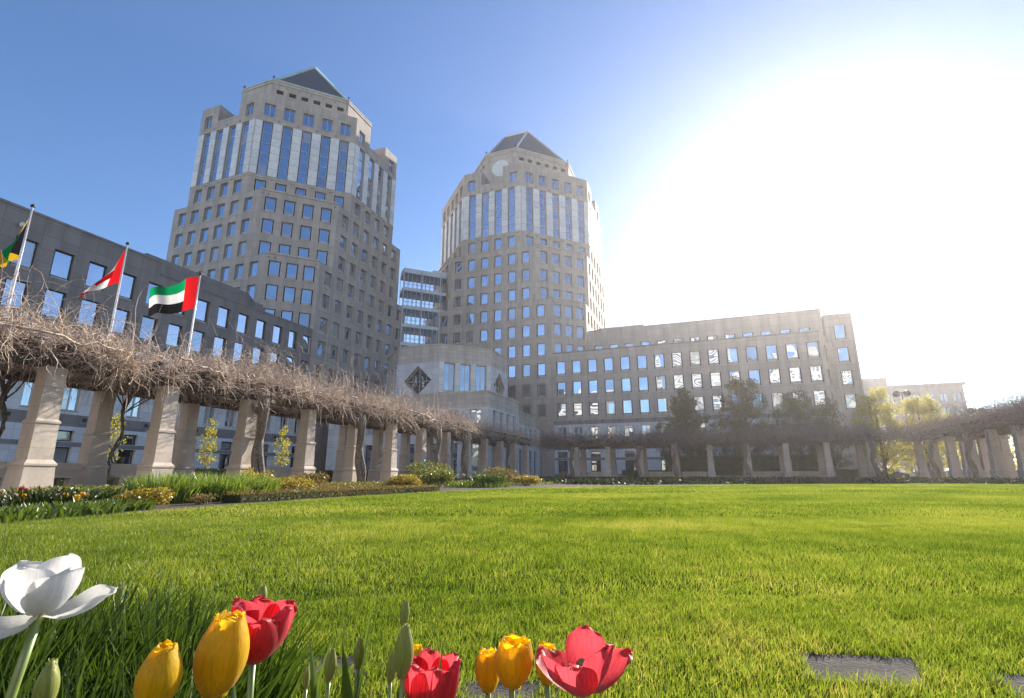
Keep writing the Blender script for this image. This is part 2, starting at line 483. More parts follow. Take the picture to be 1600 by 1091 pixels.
_wcache = {}
def window_meshes(kind, w, h):
    key = (kind, round(w, 2), round(h, 2))
    if key in _wcache:
        return _wcache[key]
    mb = MB(); panes = []
    hw = w / 2
    mats = [M['bronze'], M['alu'], M['stone_light'], M['marble']]
    y = 0.30
    mb.quad((-hw, 0.46, 0), (hw, 0.46, 0), (hw, 0.46, h), (-hw, 0.46, h), 0)
    def ring(x0, x1, za, zb, t, yy, m):
        mb.box(x0, x0 + t, yy, yy + 0.08, za, zb, m); mb.box(x1 - t, x1, yy, yy + 0.08, za, zb, m)
        mb.box(x0 + t, x1 - t, yy, yy + 0.08, za, za + t, m); mb.box(x0 + t, x1 - t, yy, yy + 0.08, zb - t, zb, m)
    if kind == 'punched':          # pane between two dark slots, light apron below
        s = w * 0.10
        ring(-hw + s, hw - s, 0.42, h - 0.03, 0.06, y, 1)
        mb.box(-hw + s, hw - s, 0.16, 0.44, 0.04, 0.36, 2)
        mb.box(-hw + 0.02, hw - 0.02, -0.05, 0.14, -0.10, 0.03, 2)
        panes.append((-hw + s + 0.06, hw - s - 0.06, 0.48, h - 0.09, y + 0.05))
    elif kind == 'wing':
        s = w * 0.09
        ring(-hw + s, hw - 0.05, 0.30, h - 0.03, 0.05, y, 0)
        mb.box(-hw + s, hw - 0.05, 0.2, 0.40, 0.04, 0.24, 2)
        panes.append((-hw + s + 0.05, hw - 0.10, 0.35, h - 0.08, y + 0.05))
    elif kind == 'strip':          # tall curtain strip of five panes
        s = 0.13
        n = 5
        ph = h / n
        mb.box(-hw + s, -hw + s + 0.06, y - 0.12, y + 0.02, 0, h, 1); mb.box(hw - s - 0.06, hw - s, y - 0.12, y + 0.02, 0, h, 1)
        for i in range(n + 1):
            z = min(max(i * ph, 0.04), h - 0.04)
            mb.box(-hw + s, hw - s, y - 0.10, y + 0.03, z - 0.04, z + 0.04, 1)
        for i in range(n):
            panes.append((-hw + s + 0.06, hw - s - 0.06, i * ph + 0.05, (i + 1) * ph - 0.05, y))
    elif kind == 'double':
        ring(-hw + 0.05, hw - 0.05, 0.03, h - 0.03, 0.07, y, 1)
        mb.box(-0.05, 0.05, y - 0.05, y + 0.08, 0.1, h - 0.1, 1)
        mb.box(-hw + 0.02, hw - 0.02, -0.06, 0.14, -0.12, 0.02, 2)
        panes.append((-hw + 0.12, -0.05, 0.10, h - 0.10, y + 0.05)); panes.append((0.05, hw - 0.12, 0.10, h - 0.10, y + 0.05))
    elif kind == 'low':            # dark doorway-like opening
        ring(-hw + 0.03, hw - 0.03, 0.03, h - 0.03, 0.08, y + 0.1, 0)
        panes.append((-hw + 0.11, hw - 0.11, 0.11, h - 0.11, y + 0.14))
    fm = mb.mesh('window', mats)
    pms = []
    for (a, b, c, d, yy) in panes:
        p = MB()
        cx, cz = (a + b) / 2, (c + d) / 2
        p.box(a - cx, b - cx, 0, 0.02, c - cz, d - cz)
        pms.append((p.mesh('pane', M['glass'] if kind != 'low' else M['glass_clear']), (cx, yy, cz)))
    _wcache[key] = (fm, pms)
    return _wcache[key]

def put_window(parent, kind, p0, p1, u, z, w, h):
    dx, dy = p1[0] - p0[0], p1[1] - p0[1]
    L = math.hypot(dx, dy); th = math.atan2(dy, dx)
    fm, pms = window_meshes(kind, w, h)
    o = add('window', fm, parent, (p0[0] + dx / L * u, p0[1] + dy / L * u, z), th)
    for me, off in pms:
        add('pane', me, o, off)
    return o

def wall_windows(parent, mb, p0, p1, z0, z1, groups, depth=0.5, m=0):
    """groups: (kind, [u centres], [z bottoms], w, h)"""
    ops = []
    for kind, us, zs, w, h in groups:
        for u in us:
            for z in zs:
                ops.append((u - w / 2, u + w / 2, z, z + h))
                put_window(parent, kind, p0, p1, u, z, w, h)
    facade(mb, p0, p1, z0, z1, ops, depth, m)

def spaced(L, n, pitch):
    return [L / 2 + (i - (n - 1) / 2) * pitch for i in range(n)]

def octagon(cx, cy, a, hw):
    return [(cx - hw, cy - a), (cx + hw, cy - a), (cx + a, cy - hw), (cx + a, cy + hw),
            (cx + hw, cy + a), (cx - hw, cy + a), (cx - a, cy + hw), (cx - a, cy - hw)]

def bosses_on(mb, p0, p1, us, z, s=0.34, proud=0.05, m=0):
    dx, dy = p1[0] - p0[0], p1[1] - p0[1]
    L = math.hypot(dx, dy); ex, ey = dx / L, dy / L; ox, oy = ey, -ex
    for u in us:
        c = [(p0[0] + ex * (u + a), p0[1] + ey * (u + a)) for a in (-s / 2, s / 2)]
        f = [(q[0] + ox * proud, q[1] + oy * proud) for q in c]
        mb.quad((*f[0], z - s / 2), (*f[1], z - s / 2), (*f[1], z + s / 2), (*f[0], z + s / 2), m)
        mb.quad((*c[0], z + s / 2), (*f[0], z + s / 2), (*f[1], z + s / 2), (*c[1], z + s / 2), m)
        mb.quad((*c[0], z - s / 2), (*c[1], z - s / 2), (*f[1], z - s / 2), (*f[0], z - s / 2), m)
        mb.quad((*c[0], z - s / 2), (*f[0], z - s / 2), (*f[0], z + s / 2), (*c[0], z + s / 2), m)
        mb.quad((*f[1], z - s / 2), (*c[1], z - s / 2), (*c[1], z + s / 2), (*f[1], z + s / 2), m)

def strip_on(mb, p0, p1, za, zb, proud, m=0, ext=0.0):
    """a proud string course along a wall"""
    dx, dy = p1[0] - p0[0], p1[1] - p0[1]
    L = math.hypot(dx, dy); ex, ey = dx / L, dy / L; ox, oy = ey, -ex
    a = (p0[0] - ex * ext, p0[1] - ey * ext); b = (p1[0] + ex * ext, p1[1] + ey * ext)
    ins = 0.05
    q = [(a[0] - ox * ins, a[1] - oy * ins), (b[0] - ox * ins, b[1] - oy * ins), (b[0] + ox * proud, b[1] + oy * proud), (a[0] + ox * proud, a[1] + oy * proud)]
    mb.prism([q[3], q[2], q[1], q[0]], za, zb, m, cap_bottom=True)

_panel = {}
def panel_mesh(w, h, t=0.09):
    key = (round(w, 2), round(h, 2))
    if key not in _panel:
        p = MB(); p.box(-w / 2 + 0.03, w / 2 - 0.03, -t, 0.0, -h / 2 + 0.03, h / 2 - 0.03, taper=0.0)
        _panel[key] = p.mesh('marble_panel', M['marble'])
    return _panel[key]

def put_panels(parent, p0, p1, u0, u1, z0, z1, rows, cols=1):
    dx, dy = p1[0] - p0[0], p1[1] - p0[1]
    L = math.hypot(dx, dy); th = math.atan2(dy, dx)
    pw = (u1 - u0) / cols; ph = (z1 - z0) / rows
    for c in range(cols):
        for r in range(rows):
            u = u0 + (c + 0.5) * pw; z = z0 + (r + 0.5) * ph
            add('marble_panel', panel_mesh(pw, ph), parent, (p0[0] + dx / L * u, p0[1] + dy / L * u, z), th)

ST = 4.23
ROW = [13.0 + ST * i for i in range(10)]      # storey centres: 13.0 ... 51.07

# ------------------------------------------------------------------ the two octagonal towers
def tower(cx, cy, label, faces, copper):
    t = thing('office_tower', label, 'tower', (0, 0, 0), 0, 'twin stone towers')
    a = 19.8
    lv = {'C': (0.0, 36.7, 13.8, 3, 8), 'B': (36.7, 49.4, 10.5, 4, 6), 'A': (49.4, 65.6, 7.2, 5, 4)}
    fi = {'S': 0, 'SE': 1, 'E': 2, 'SW': 7}
    wall = MB(); trim = MB(); boss = MB()
    PW = 3.25
    for key, (z0, z1, hw, nd, ns) in lv.items():
        oc = octagon(cx, cy, a, hw)
        rows = {'C': ROW[0:6], 'B': ROW[6:9], 'A': ROW[9:10]}[key]
        for i in range(8):
            p0, p1 = oc[i], oc[(i + 1) % 8]
            name = next((k for k, v in fi.items() if v == i), None)
            L = math.hypot(p1[0] - p0[0], p1[1] - p0[1])
            if name is None or name not in faces:
                facade(wall, p0, p1, z0, z1, [], 0.5)
                if key == 'A':
                    strip_on(trim, p0, p1, 53.3, 64.8, 0.05, 1)
                continue
            diag = len(name) == 2
            n = nd if diag else ns
            pitch = min(PW, (L - 1.2) / n) if not diag else {'C': 2.72, 'B': 3.1, 'A': 3.4}[key]
            us = spaced(L, n, pitch)
            zmin = faces[name]
            zs = [r - 1.42 for r in rows if r > zmin]
            g = [('punched', us, zs, 1.85, 2.85)]
            if key == 'A':
                g.append(('strip', us, [53.5], 1.72, 11.1))
            wall_windows(t, wall, p0, p1, z0, z1, g, 0.5)
            if key == 'A':
                edges = [0.0] + [v for u in us for v in (u - 0.86, u + 0.86)] + [L]
                for k in range(0, len(edges), 2):
                    u0, u1 = edges[k], edges[k + 1]
                    put_panels(t, p0, p1, u0 + 0.03, u1 - 0.03, 53.5, 64.6, 7, 1)
                mid = [(us[k] + us[k + 1]) / 2 for k in range(len(us) - 1)]
                bosses_on(boss, p0, p1, mid, 65.2); bosses_on(boss, p0, p1, mid, 52.9)
            if key in 'BC' and diag:
                strip_on(trim, p0, p1, z1 - 0.001, z1 + 0.35, 0.12, 0, 0.05)
                bosses_on(boss, p0, p1, [0.5, 1.5, L - 0.5], z1 - 0.6, 0.3)
        mb = MB(); mb.poly([(q[0], q[1], z1 - 0.02) for q in oc]); mb.build('terrace', M['roof'], t)
        # the outer corners of a setback carry the coping round onto the straight faces
    # attic: four corner masses round open notches with the drum behind
    hw, ai, nt = 7.2, 14.5, 2.7
    zA0, zA1 = 65.6, 70.5
    attic = MB()
    base = [(nt, -a), (hw, -a), (a, -hw), (a, -nt), (ai, -nt), (nt, -ai)]
    for k in range(4):
        c, s = math.cos(k * math.pi / 2), math.sin(k * math.pi / 2)
        q = [(cx + x * c - y * s, cy + x * s + y * c) for x, y in base]
        vis = {0: ('S', 'SE', 'E'), 1: ('E', 'NE', 'N'), 2: ('N', 'NW', 'W'), 3: ('W', 'SW', 'S')}[k]
        for i in range(6):
            p0, p1 = q[i], q[(i + 1) % 6]
            L = math.hypot(p1[0] - p0[0], p1[1] - p0[1])
            nm = vis[i] if i < 3 else None
            if nm in faces:
                us = spaced(L, 5, 3.4) if len(nm) == 2 else [L / 2 - (0.35 if i == 2 else -0.35)]
                ops = [(u - 0.95, u + 0.95, 65.8, 68.5) for u in us]
                facade(attic, p0, p1, zA0, zA1, ops, 0.5)
            else:
                facade(attic, p0, p1, zA0, zA1, [], 0.5)
        attic.poly([(x, y, zA1) for x, y in q])
    for k in range(4):
        c, s = math.cos(k * math.pi / 2), math.sin(k * math.pi / 2)
        q = [(cx + x * c - y * s, cy + x * s + y * c) for x, y in ((-nt, -a), (nt, -a), (nt, -a + 0.45), (-nt, -a + 0.45))]
        attic.prism(q, zA0, 66.8)
    attic.build('attic', M['stone'], t)
    for k in (0, 1, 3):
        c, s = math.cos(k * math.pi / 2), math.sin(k * math.pi / 2)
        q = [(cx + x * c - y * s, cy + x * s + y * c) for x, y in base]
        vis = {0: ('S', 'SE', 'E'), 1: ('E', 'NE', 'N'), 3: ('W', 'SW', 'S')}[k]
        for i in range(3):
            if vis[i] in faces:
                p0, p1 = q[i], q[i + 1]
                L = math.hypot(p1[0] - p0[0], p1[1] - p0[1])
                us = spaced(L, 5, 3.4) if len(vis[i]) == 2 else [L / 2 - (0.35 if i == 2 else -0.35)]
                for u in us:
                    put_window(t, 'double', p0, p1, u, 65.8, 1.9, 2.7)
    # drum with slots and marble discs
    drum = MB(); slots = MB()
    dz0, dz1 = 65.5, 78.4
    oc = octagon(cx, cy, ai, 4.0)
    for i in range(8):
        p0, p1 = oc[i], oc[(i + 1) % 8]
        L = math.hypot(p1[0] - p0[0], p1[1] - p0[1])
        if i % 2 == 1:
            us = spaced(L, 6, 2.35)
            facade(drum, p0, p1, dz0, dz1, [(u - 0.65, u + 0.65, 75.6, 76.5) for u in us], 0.6, 0, 1)
            bosses_on(boss, p0, p1, [(us[k] + us[k + 1]) / 2 for k in range(5)], 77.3, 0.3)
        else:
            facade(drum, p0, p1, dz0, dz1, [], 0.5)
        strip_on(trim, p0, p1, dz1 - 0.6, dz1 - 0.15, 0.14, 0, 0.06)
    drum.build('drum', [M['stone'], M['dark']], t)
    for i, (ex, ey) in enumerate(((0, -1), (1, 0))):
        d = MB()
        d.lathe([(2.25, -0.05), (2.25, 0.16), (2.1, 0.20)], 40)
        o = d.build('marble_disc', M['marble'], t, (cx + ex * ai, cy + ey * ai, 73.9))
        o.rotation_euler = (R(90), 0, 0) if i == 0 else (R(90), 0, R(90))
    cp = MB(); cp.prism(octagon(cx, cy, ai + 0.12, 4.05), dz1, dz1 + 0.3, cap_bottom=True); cp.build('coping', M['stone_light'], t)
    g = MB(); g.prism(octagon(cx, cy, ai - 0.9, 3.8), dz1 + 0.3, dz1 + 1.15, cap_bottom=True)
    g.build('gutter', M['copper'] if copper else M['steel_white'], t)
    # roof: octagon at the eaves to a square cap
    rb = octagon(cx, cy, ai - 1.1, 3.7); s = 3.2; z0, z1 = dz1 + 1.12, 91.4
    cap = [(cx - s, cy - s, z1), (cx + s, cy - s, z1), (cx + s, cy + s, z1), (cx - s, cy + s, z1)]
    rf = MB()
    e = [(x, y, z0) for x, y in rb]
    rf.quad(e[0], e[1], cap[1], cap[0]); rf.poly([e[1], e[2], cap[1]]); rf.quad(e[2], e[3], cap[2], cap[1]); rf.poly([e[3], e[4], cap[2]])
    rf.quad(e[4], e[5], cap[3], cap[2]); rf.poly([e[5], e[6], cap[3]]); rf.quad(e[6], e[7], cap[0], cap[3]); rf.poly([e[7], e[0], cap[0]])
    rf.poly(cap)
    ro = rf.build('roof', M['slate'], t)
    seams = MB()
    def seam_face(A, B, C, D, n):
        for k in range(1, n):
            f = k / n
            p = Vector(A).lerp(Vector(B), f); q = Vector(D).lerp(Vector(C), f)
            seams.tube([p, q], 0.07, 4)
    seam_face(e[0], e[1], cap[1], cap[0], 10)
    seam_face(e[1], e[2], cap[1], cap[1], 22)
    seam_face(e[2], e[3], cap[2], cap[1], 10)
    seam_face(e[7], e[0], cap[0], cap[0], 22)
    stuff(seams.build('roof_seams', M['slate'], ro))
    rid = MB()
    for k in range(4):
        rid.tube([cap[k], cap[(k + 1) % 4]], 0.4, 6)
    for k, c in ((0, 0), (1, 1), (2, 1), (3, 2), (4, 2), (5, 3), (6, 3), (7, 0)):
        rid.tube([e[k], cap[c]], 0.28, 5)
    rid.build('ridge_cap', M['copper'] if copper else M['steel_white'], ro)
    lamp_mb = MB(); lamp_mb.tube([(0, 0, 0), (0, 0, 0.6)], 0.05, 6); lamp_mb.box(-0.15, 0.15, -0.14, 0.14, 0.6, 0.85)
    lm = lamp_mb.mesh('roof_lamp', M['bronze'])
    for q in (oc[0], oc[1], oc[2], oc[7]):
        add('roof_lamp', lm, t, (q[0] + (cx - q[0]) * 0.01, q[1] + (cy - q[1]) * 0.01, dz1 + 0.3))
    for zz, pr in ((49.4, 0.05), (53.1, 0.07), (64.75, 0.07)):
        o8 = octagon(cx, cy, a, 7.2)
        for i in range(8):
            if zz > 50:
                strip_on(trim, o8[i], o8[(i + 1) % 8], zz - 0.12, zz + 0.12, pr, 0, pr)
    wall.build('wall', M['stone'], t)
    trim.build('string_course', [M['stone_light'], M['marble_wall']], t)
    stuff(boss.build('boss', M['stone_dark'], t))
    return t

tower(-80.3, 79.6, 'octagonal grey stone tower behind the flags on the left, with a green edged pyramid roof',
      {'S': 20.0, 'SE': 20.0, 'E': 10.0}, True)
tower(-41.9, 118.0, 'octagonal grey stone tower right of the glass bridge, with a white disc below its roof',
      {'S': 10.0, 'SE': 10.0, 'E': 30.0, 'SW': 20.0}, False)

# ------------------------------------------------------------------ left wing
def low_base(t, mb_m, mb_s, p0, p1, us, rows_low=True):
    """white marble storey with windows over a striped basement storey"""
    L = math.hypot(p1[0] - p0[0], p1[1] - p0[1])
    wall_windows(t, mb_m, p0, p1, 6.55, 10.2, [('double', us, [6.95], 1.65, 2.7)], 0.5)
    strip_on(mb_s, p0, p1, 10.2, 10.95, 0.10)
    facade(mb_s, p0, p1, 5.35, 6.55, [], 0.5, 0)
    wall_windows(t, mb_m, p0, p1, 0.0, 5.35, [('low', us[::2], [3.85], 1.9, 1.1), ('low', us[::2], [0.95], 1.9, 2.35)], 0.5)
    strip_on(mb_s, p0, p1, 3.36, 3.78, 0.04)
    strip_on(mb_s, p0, p1, 0.0, 0.8, 0.06)

def left_wing():
    t = thing('office_wing', 'long dark grey stone wing at the far left behind the flagpoles', 'building')
    X = -60.5
    wall = MB(); mar = MB(); st = MB(); boss = MB()
    Y0, Ys, Y1 = 5.0, 39.5, 65.75
    cols_y = [29.65 + 3.2 * k for k in range(-7, 11)]
    p0, p1 = (X, Y0), (X, Y1)
    us = [y - Y0 for y in cols_y] + [64.7 - Y0]
    wall_windows(t, wall, p0, p1, 10.5, 24.2, [('wing', us, [r - 1.5 for r in ROW[:3]], 1.85, 3.0)], 0.5)
    low_base(t, mar, st, p0, p1, us)
    bosses_on(boss, p0, p1, [u + 1.6 for u in us[:-1]], 10.65, 0.3, 0.14)
    bosses_on(boss, p0, p1, [u + 1.6 for u in us[:-1:2]], 6.1, 0.36, 0.05)
    wall.prism([(X - 16, Y0), (X, Y0), (X, Ys), (X - 16, Ys)], 24.2, 25.7)
    wall.prism([(X - 16, Ys), (X - 0.005, Ys), (X - 0.005, Y1), (X - 16, Y1)], 23.9, 24.2)
    wall.prism([(X - 15, Ys - 0.01), (X - 3.2, Ys - 0.01), (X - 3.2, 55.0), (X - 5.6, 58.5), (X - 5.6, Y1), (X - 15, Y1)], 24.21, 27.6)
    wall.quad((X - 16, Y0, 0), (X, Y0, 0), (X, Y0, 24.2), (X - 16, Y0, 24.2))
    wall.quad((X, Y1, 10.5), (X - 16, Y1, 10.5), (X - 16, Y1, 24.2), (X, Y1, 24.2))
    wall.quad((X - 16, Y1, 0), (X - 16, Y0, 0), (X - 16, Y0, 25), (X - 16, Y1, 25))
    strip_on(st, (X, Y0), (X, Ys), 25.7, 25.95, 0.10)
    strip_on(st, (X, Ys), p1, 24.2, 24.42, 0.08)
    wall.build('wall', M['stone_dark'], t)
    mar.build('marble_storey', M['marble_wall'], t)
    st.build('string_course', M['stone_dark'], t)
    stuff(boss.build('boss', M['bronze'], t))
    c = MB()
    c.box(-0.02, 0.35, -0.08, 0.08, -0.08, 0.08); c.lathe([(0.05, -0.45), (0.2, -0.35), (0.22, -0.1), (0.1, 0.1)], 10, 0.35)
    c.build('security_camera', M['steel_white'], t, (X, 25.6, 24.2))
left_wing()

# ------------------------------------------------------------------ right wing
def right_wing():
    t = thing('office_wing', 'long grey stone wing on the right behind the dark trees', 'building')
    Y = 98.2; X0, X1 = -28.05, 19.6
    wall = MB(); mar = MB(); st = MB(); boss = MB()
    p0, p1 = (X0, Y), (X1, Y)
    cols_x = [-26.4 + 3.2 * k for k in range(0, 15)]
    us = [x - X0 for x in cols_x]
    us0 = us
    wall_windows(t, wall, p0, p1, 10.5, 24.6, [('punched', us0, [r - 1.42 for r in ROW[:3]], 1.95, 2.9)], 0.5)
    low_base(t, mar, st, p0, p1, us)
    bosses_on(boss, p0, p1, [u + 1.6 for u in us], 10.65, 0.3, 0.14)
    # angled return and the set-back end bay
    P1, P2, P3 = (X1, Y), (21.9, 104.3), (26.3, 104.3)
    L = math.hypot(P2[0] - P1[0], P2[1] - P1[1])
    wall_windows(t, wall, P1, P2, 0.0, 24.6, [('punched', [L * 0.62], [r - 1.42 for r in ROW[:3]], 1.95, 2.9)], 0.5)
    wall_windows(t, wall, P2, P3, 0.0, 30.4 - 1.2, [('punched', [2.3], [r - 1.42 for r in ROW[:4]], 1.85, 2.85)], 0.5)
    wall.quad((26.3, 104.3, 0), (26.3, 120, 0), (26.3, 120, 29.2), (26.3, 104.3, 29.2))
    wall.quad((26.3, 120, 0), (X0, 120, 0), (X0, 120, 29.2), (26.3, 120, 29.2))
    wall.poly([(P2[0], 104.3, 29.2), (26.3, 104.3, 29.2), (26.3, 120, 29.2), (P2[0], 120, 29.2)])
    # lower roof edge and the set-back top storey
    wall.poly([(X0, Y, 24.58), (X1, Y, 24.58), (P2[0], 104.3, 24.58), (X0, 104.3, 24.58)])
    strip_on(st, p0, p1, 24.6, 24.86, 0.12)
    q0, q1 = (-22.0, 104.45), (21.6, 104.45)
    ux = [(-19.75 + 3.2 * k) + 22.0 for k in range(0, 13)]
    wall_windows(t, wall, q0, q1, 24.4, 30.3, [('punched', ux, [ROW[3] - 1.42], 1.95, 2.9)], 0.5)
    wall.quad((21.6, 104.45, 24), (21.6, 120, 24), (21.6, 120, 30.3), (21.6, 104.45, 30.3))
    wall.poly([(-22, 104.45, 30.3), (21.6, 104.45, 30.3), (21.6, 120, 30.3), (-22, 120, 30.3)])
    wall.quad((-22, 120, 24), (-22, 104.45, 24), (-22, 104.45, 30.3), (-22, 120, 30.3))
    wall.prism([(-19.0, 104.3), (-10.2, 104.3), (-10.2, 112), (-21.5, 112), (-21.5, 106)], 29.3, 30.8)
    strip_on(st, q0, q1, 30.3, 30.5, 0.1)
    wall.build('wall', M['stone'], t)
    mar.build('marble_storey', M['marble_wall'], t)
    st.build('string_course', M['stone_dark'], t)
    stuff(boss.build('boss', M['bronze'], t))
right_wing()

# ------------------------------------------------------------------ entrance pavilion
def pavilion():
    t = thing('entrance_pavilion', 'octagonal entrance pavilion with diamond windows between the two towers', 'building')
    cx, cy, a, hw = -42.6, 80.4, 10.1, 3.8
    oc = octagon(cx, cy, a, hw)
    wall = MB()
    top, mid, bot = 20.8, 18.2, 10.5
    for i in range(8):
        p0, p1 = oc[i], oc[(i + 1) % 8]
        L = math.hypot(p1[0] - p0[0], p1[1] - p0[1])
        facade(wall, p0, p1, mid, top, [], 0.5)
        strip_on(wall, p0, p1, top, top + 0.28, 0.12, 0, 0.06)
        bosses_on(wall, p0, p1, [L * 0.25, L * 0.5, L * 0.75], mid + 0.7, 0.28, 0.04)
        if i in (1, 7):
            us = spaced(L, 3, 2.7)
            wall_windows(t, wall, p0, p1, bot, mid, [('double', us, [13.6], 1.75, 4.45)], 0.5)
            edges = [0.0] + [v for u in us for v in (u - 0.875, u + 0.875)] + [L]
            for k in range(0, len(edges), 2):
                put_panels(t, p0, p1, edges[k] + 0.03, edges[k + 1] - 0.03, 13.2, 18.2, 4, 1)
        elif i in (0, 2):
            dia = MB()
            ex, ey = (p1[0] - p0[0]) / L, (p1[1] - p0[1]) / L
            nx, ny = -ey, ex
            P = lambda u, z, d=0.0: (p0[0] + ex * u + nx * d, p0[1] + ey * u + ny * d, z)
            u, z, r, rz = L / 2, 15.25, 2.55, 2.45
            D = [(u - r, z), (u, z - rz), (u + r, z), (u, z + rz)]
            C = [(0, bot), (L, bot), (L, mid), (0, mid)]
            for q in ([C[0], C[1], D[1], D[0]], [C[1], D[2], D[1]], [C[1], C[2], D[2]], [C[2], C[3], D[3], D[2]], [C[3], D[0], D[3]], [C[3], C[0], D[0]]):
                dia.poly([P(*v) for v in q])
            for k in range(4):
                A, B = D[k], D[(k + 1) % 4]
                dia.quad(P(*A), P(*B), P(*B, 0.9), P(*A, 0.9), 1)
            dia.build('diamond_wall', [M['marble_wall'], M['stone_light']], t)
            w = MB(); th = math.atan2(ey, ex)
            for A, B in ((0, 1), (1, 2), (2, 3), (3, 0)):
                w.tube([(D[A][0] - u, 0.75, D[A][1] - z), (D[B][0] - u, 0.75, D[B][1] - z)], 0.09, 4)
            w.tube([(0, 0.72, -rz), (0, 0.72, rz)], 0.07, 4); w.tube([(-r, 0.72, 0), (r, 0.72, 0)], 0.07, 4)
            w.tube([(-r / 2, 0.72, -rz / 2), (-r / 2, 0.72, rz / 2)], 0.04, 4); w.tube([(r / 2, 0.72, -rz / 2), (r / 2, 0.72, rz / 2)], 0.04, 4)
            wo = w.build('window', M['alu'], t, P(u, z), th)
            for sx, sz in ((-1, -1), (1, -1), (1, 1), (-1, 1)):
                pn = MB()
                tri = [(0, 0), (sx * r, 0), (0, sz * rz)]
                if sx * sz < 0: tri = [tri[0], tri[2], tri[1]]
                pn.poly([(x, 0.8, zz) for x, zz in tri])
                pn.build('pane', M['glass_clear'], wo)
        else:
            facade(wall, p0, p1, bot, mid, [], 0.5)
    roof = MB(); roof.poly([(x, y, top - 0.3) for x, y in oc]); roof.build('roof', M['roof'], t)
    # square lower tier whose corner points at the lawn
    k = 14.05
    sq = [(cx - k, cy - k), (cx + k, cy - k), (cx + k, 79.2), (cx + k - 2.2, 79.2), (cx + k - 2.2, 97.5), (cx - k, 97.5)]
    sq[0] = (-56.0, cy - k); sq[5] = (-56.0, 97.5)
    mar = MB()
    def tier(p0, p1, us, z1):
        L = math.hypot(p1[0] - p0[0], p1[1] - p0[1])
        wall_windows(t, mar, p0, p1, 0.0, z1 - 2.1, [('double', us, [6.6], 1.7, z1 - 9.0), ('low', us, [0.6], 1.7, 4.4)], 0.6)
        facade(wall, p0, p1, z1 - 2.1, z1, [], 0.5)
        strip_on(wall, p0, p1, z1, z1 + 0.25, 0.12, 0, 0.1)
        bosses_on(wall, p0, p1, [0.7 + 3.1 * i for i in range(int(L / 3.1))], z1 - 1.5, 0.3, 0.04)
    L0 = sq[1][0] - sq[0][0]
    tier(sq[0], sq[1], [L0 - 2.0 - 3.5 * i for i in range(7)][::-1], 12.1)
    tier(sq[1], sq[2], [2.6 + 2.7 * i for i in range(4)], 12.1)
    facade(wall, sq[2], sq[3], 0, 12.1, [])
    tier(sq[3], sq[4], [1.6 + 2.75 * i for i in range(6)], 11.3)
    rf = MB(); rf.poly([(x, y, 11.25) for x, y in sq]); rf.build('terrace', M['roof'], t)
    wall.build('wall', M['pavilion'], t)
    mar.build('marble_storey', M['marble_wall'], t)
pavilion()

# ------------------------------------------------------------------ glazed bridge between the towers
def bridge():
    t = thing('glass_bridge', 'four storey glazed bridge spanning between the two stone towers', 'bridge')
    # SE facade line X - Y = -152.9, running along (1, 1)
    def P(s, d, z): return (-58.5 + (s - d) / math.sqrt(2), 94.4 + (s + d) / math.sqrt(2), z)
    s0, s1, dep = -3.0, 14.0, 3.6
    slabs = MB(); posts = MB(); mull = MB()
    floors = [24.2 + ST * i for i in range(6)]
    for z in floors:
        q = [P(s0, 0, 0), P(s1, 0, 0), P(s1, dep, 0), P(s0, dep, 0)]
        sl = MB(); sl.prism([(v[0], v[1]) for v in q], z - 0.35, z + 0.35, cap_bottom=True); sl.build('floor_slab', M['steel_white'], t)
    for i, z in enumerate(floors[:-1]):
        ceil = MB(); q = [P(s0, 0.25, 0), P(s1, 0.25, 0), P(s1, dep - 0.25, 0), P(s0, dep - 0.25, 0)]
        ceil.prism([(v[0], v[1]) for v in q], z + 3.1, z + ST - 0.36, cap_bottom=True); ceil.build('ceiling', M['bronze'], t)
        n = 17
        for k in range(n):
            s = s0 + (s1 - s0) * (k + 0.5) / n
            for d in (0.05, dep - 0.05):
                mull.tube([P(s - (s1 - s0) / n / 2, d, z + 0.35), P(s - (s1 - s0) / n / 2, d, z + ST - 0.35)], 0.05, 4)
        for d in (0.12, dep - 0.12):
            for zz in (z + 0.36, z + 1.25):
                mull.tube([P(s0, d, zz + 0.04), P(s1, d, zz + 0.04)], 0.05, 4)
    for k in range(5):
        s = s0 + (s1 - s0) * k / 4
        p = MB(); p.tube([P(s, -0.15, floors[0]), P(s, -0.15, floors[-1] + 0.6)], 0.12, 6); p.build('post', M['steel_white'], t)
        for i, z in enumerate(floors[:-1]):
            if k < 4:
                sa, sb = s, s0 + (s1 - s0) * (k + 1) / 4
                pn = MB(); pn.quad(P(sa, 0.0, z + 0.36), P(sb, 0.0, z + 0.36), P(sb, 0.0, z + ST - 0.36), P(sa, 0.0, z + ST - 0.36)); pn.build('pane', M['glass_thin'], t)
    stuff(mull.build('mullion', M['steel_white'], t))
    pr = MB(); q = [P(s0, 0, 0), P(s1, 0, 0), P(s1, dep, 0), P(s0, dep, 0)]
    pr.prism([(v[0], v[1]) for v in q], floors[-1] + 0.35, floors[-1] + 0.75); pr.build('roof', M['steel_white'], t)
    for s in (4.6, 6.6):
        v = P(s, 1.2, floors[-1] + 0.75)
        b = MB(); b.box(-0.8, 0.8, -0.6, 0.6, 0, 0.7); b.build('roof_unit', M['steel_white'], t, v, R(45))
bridge()

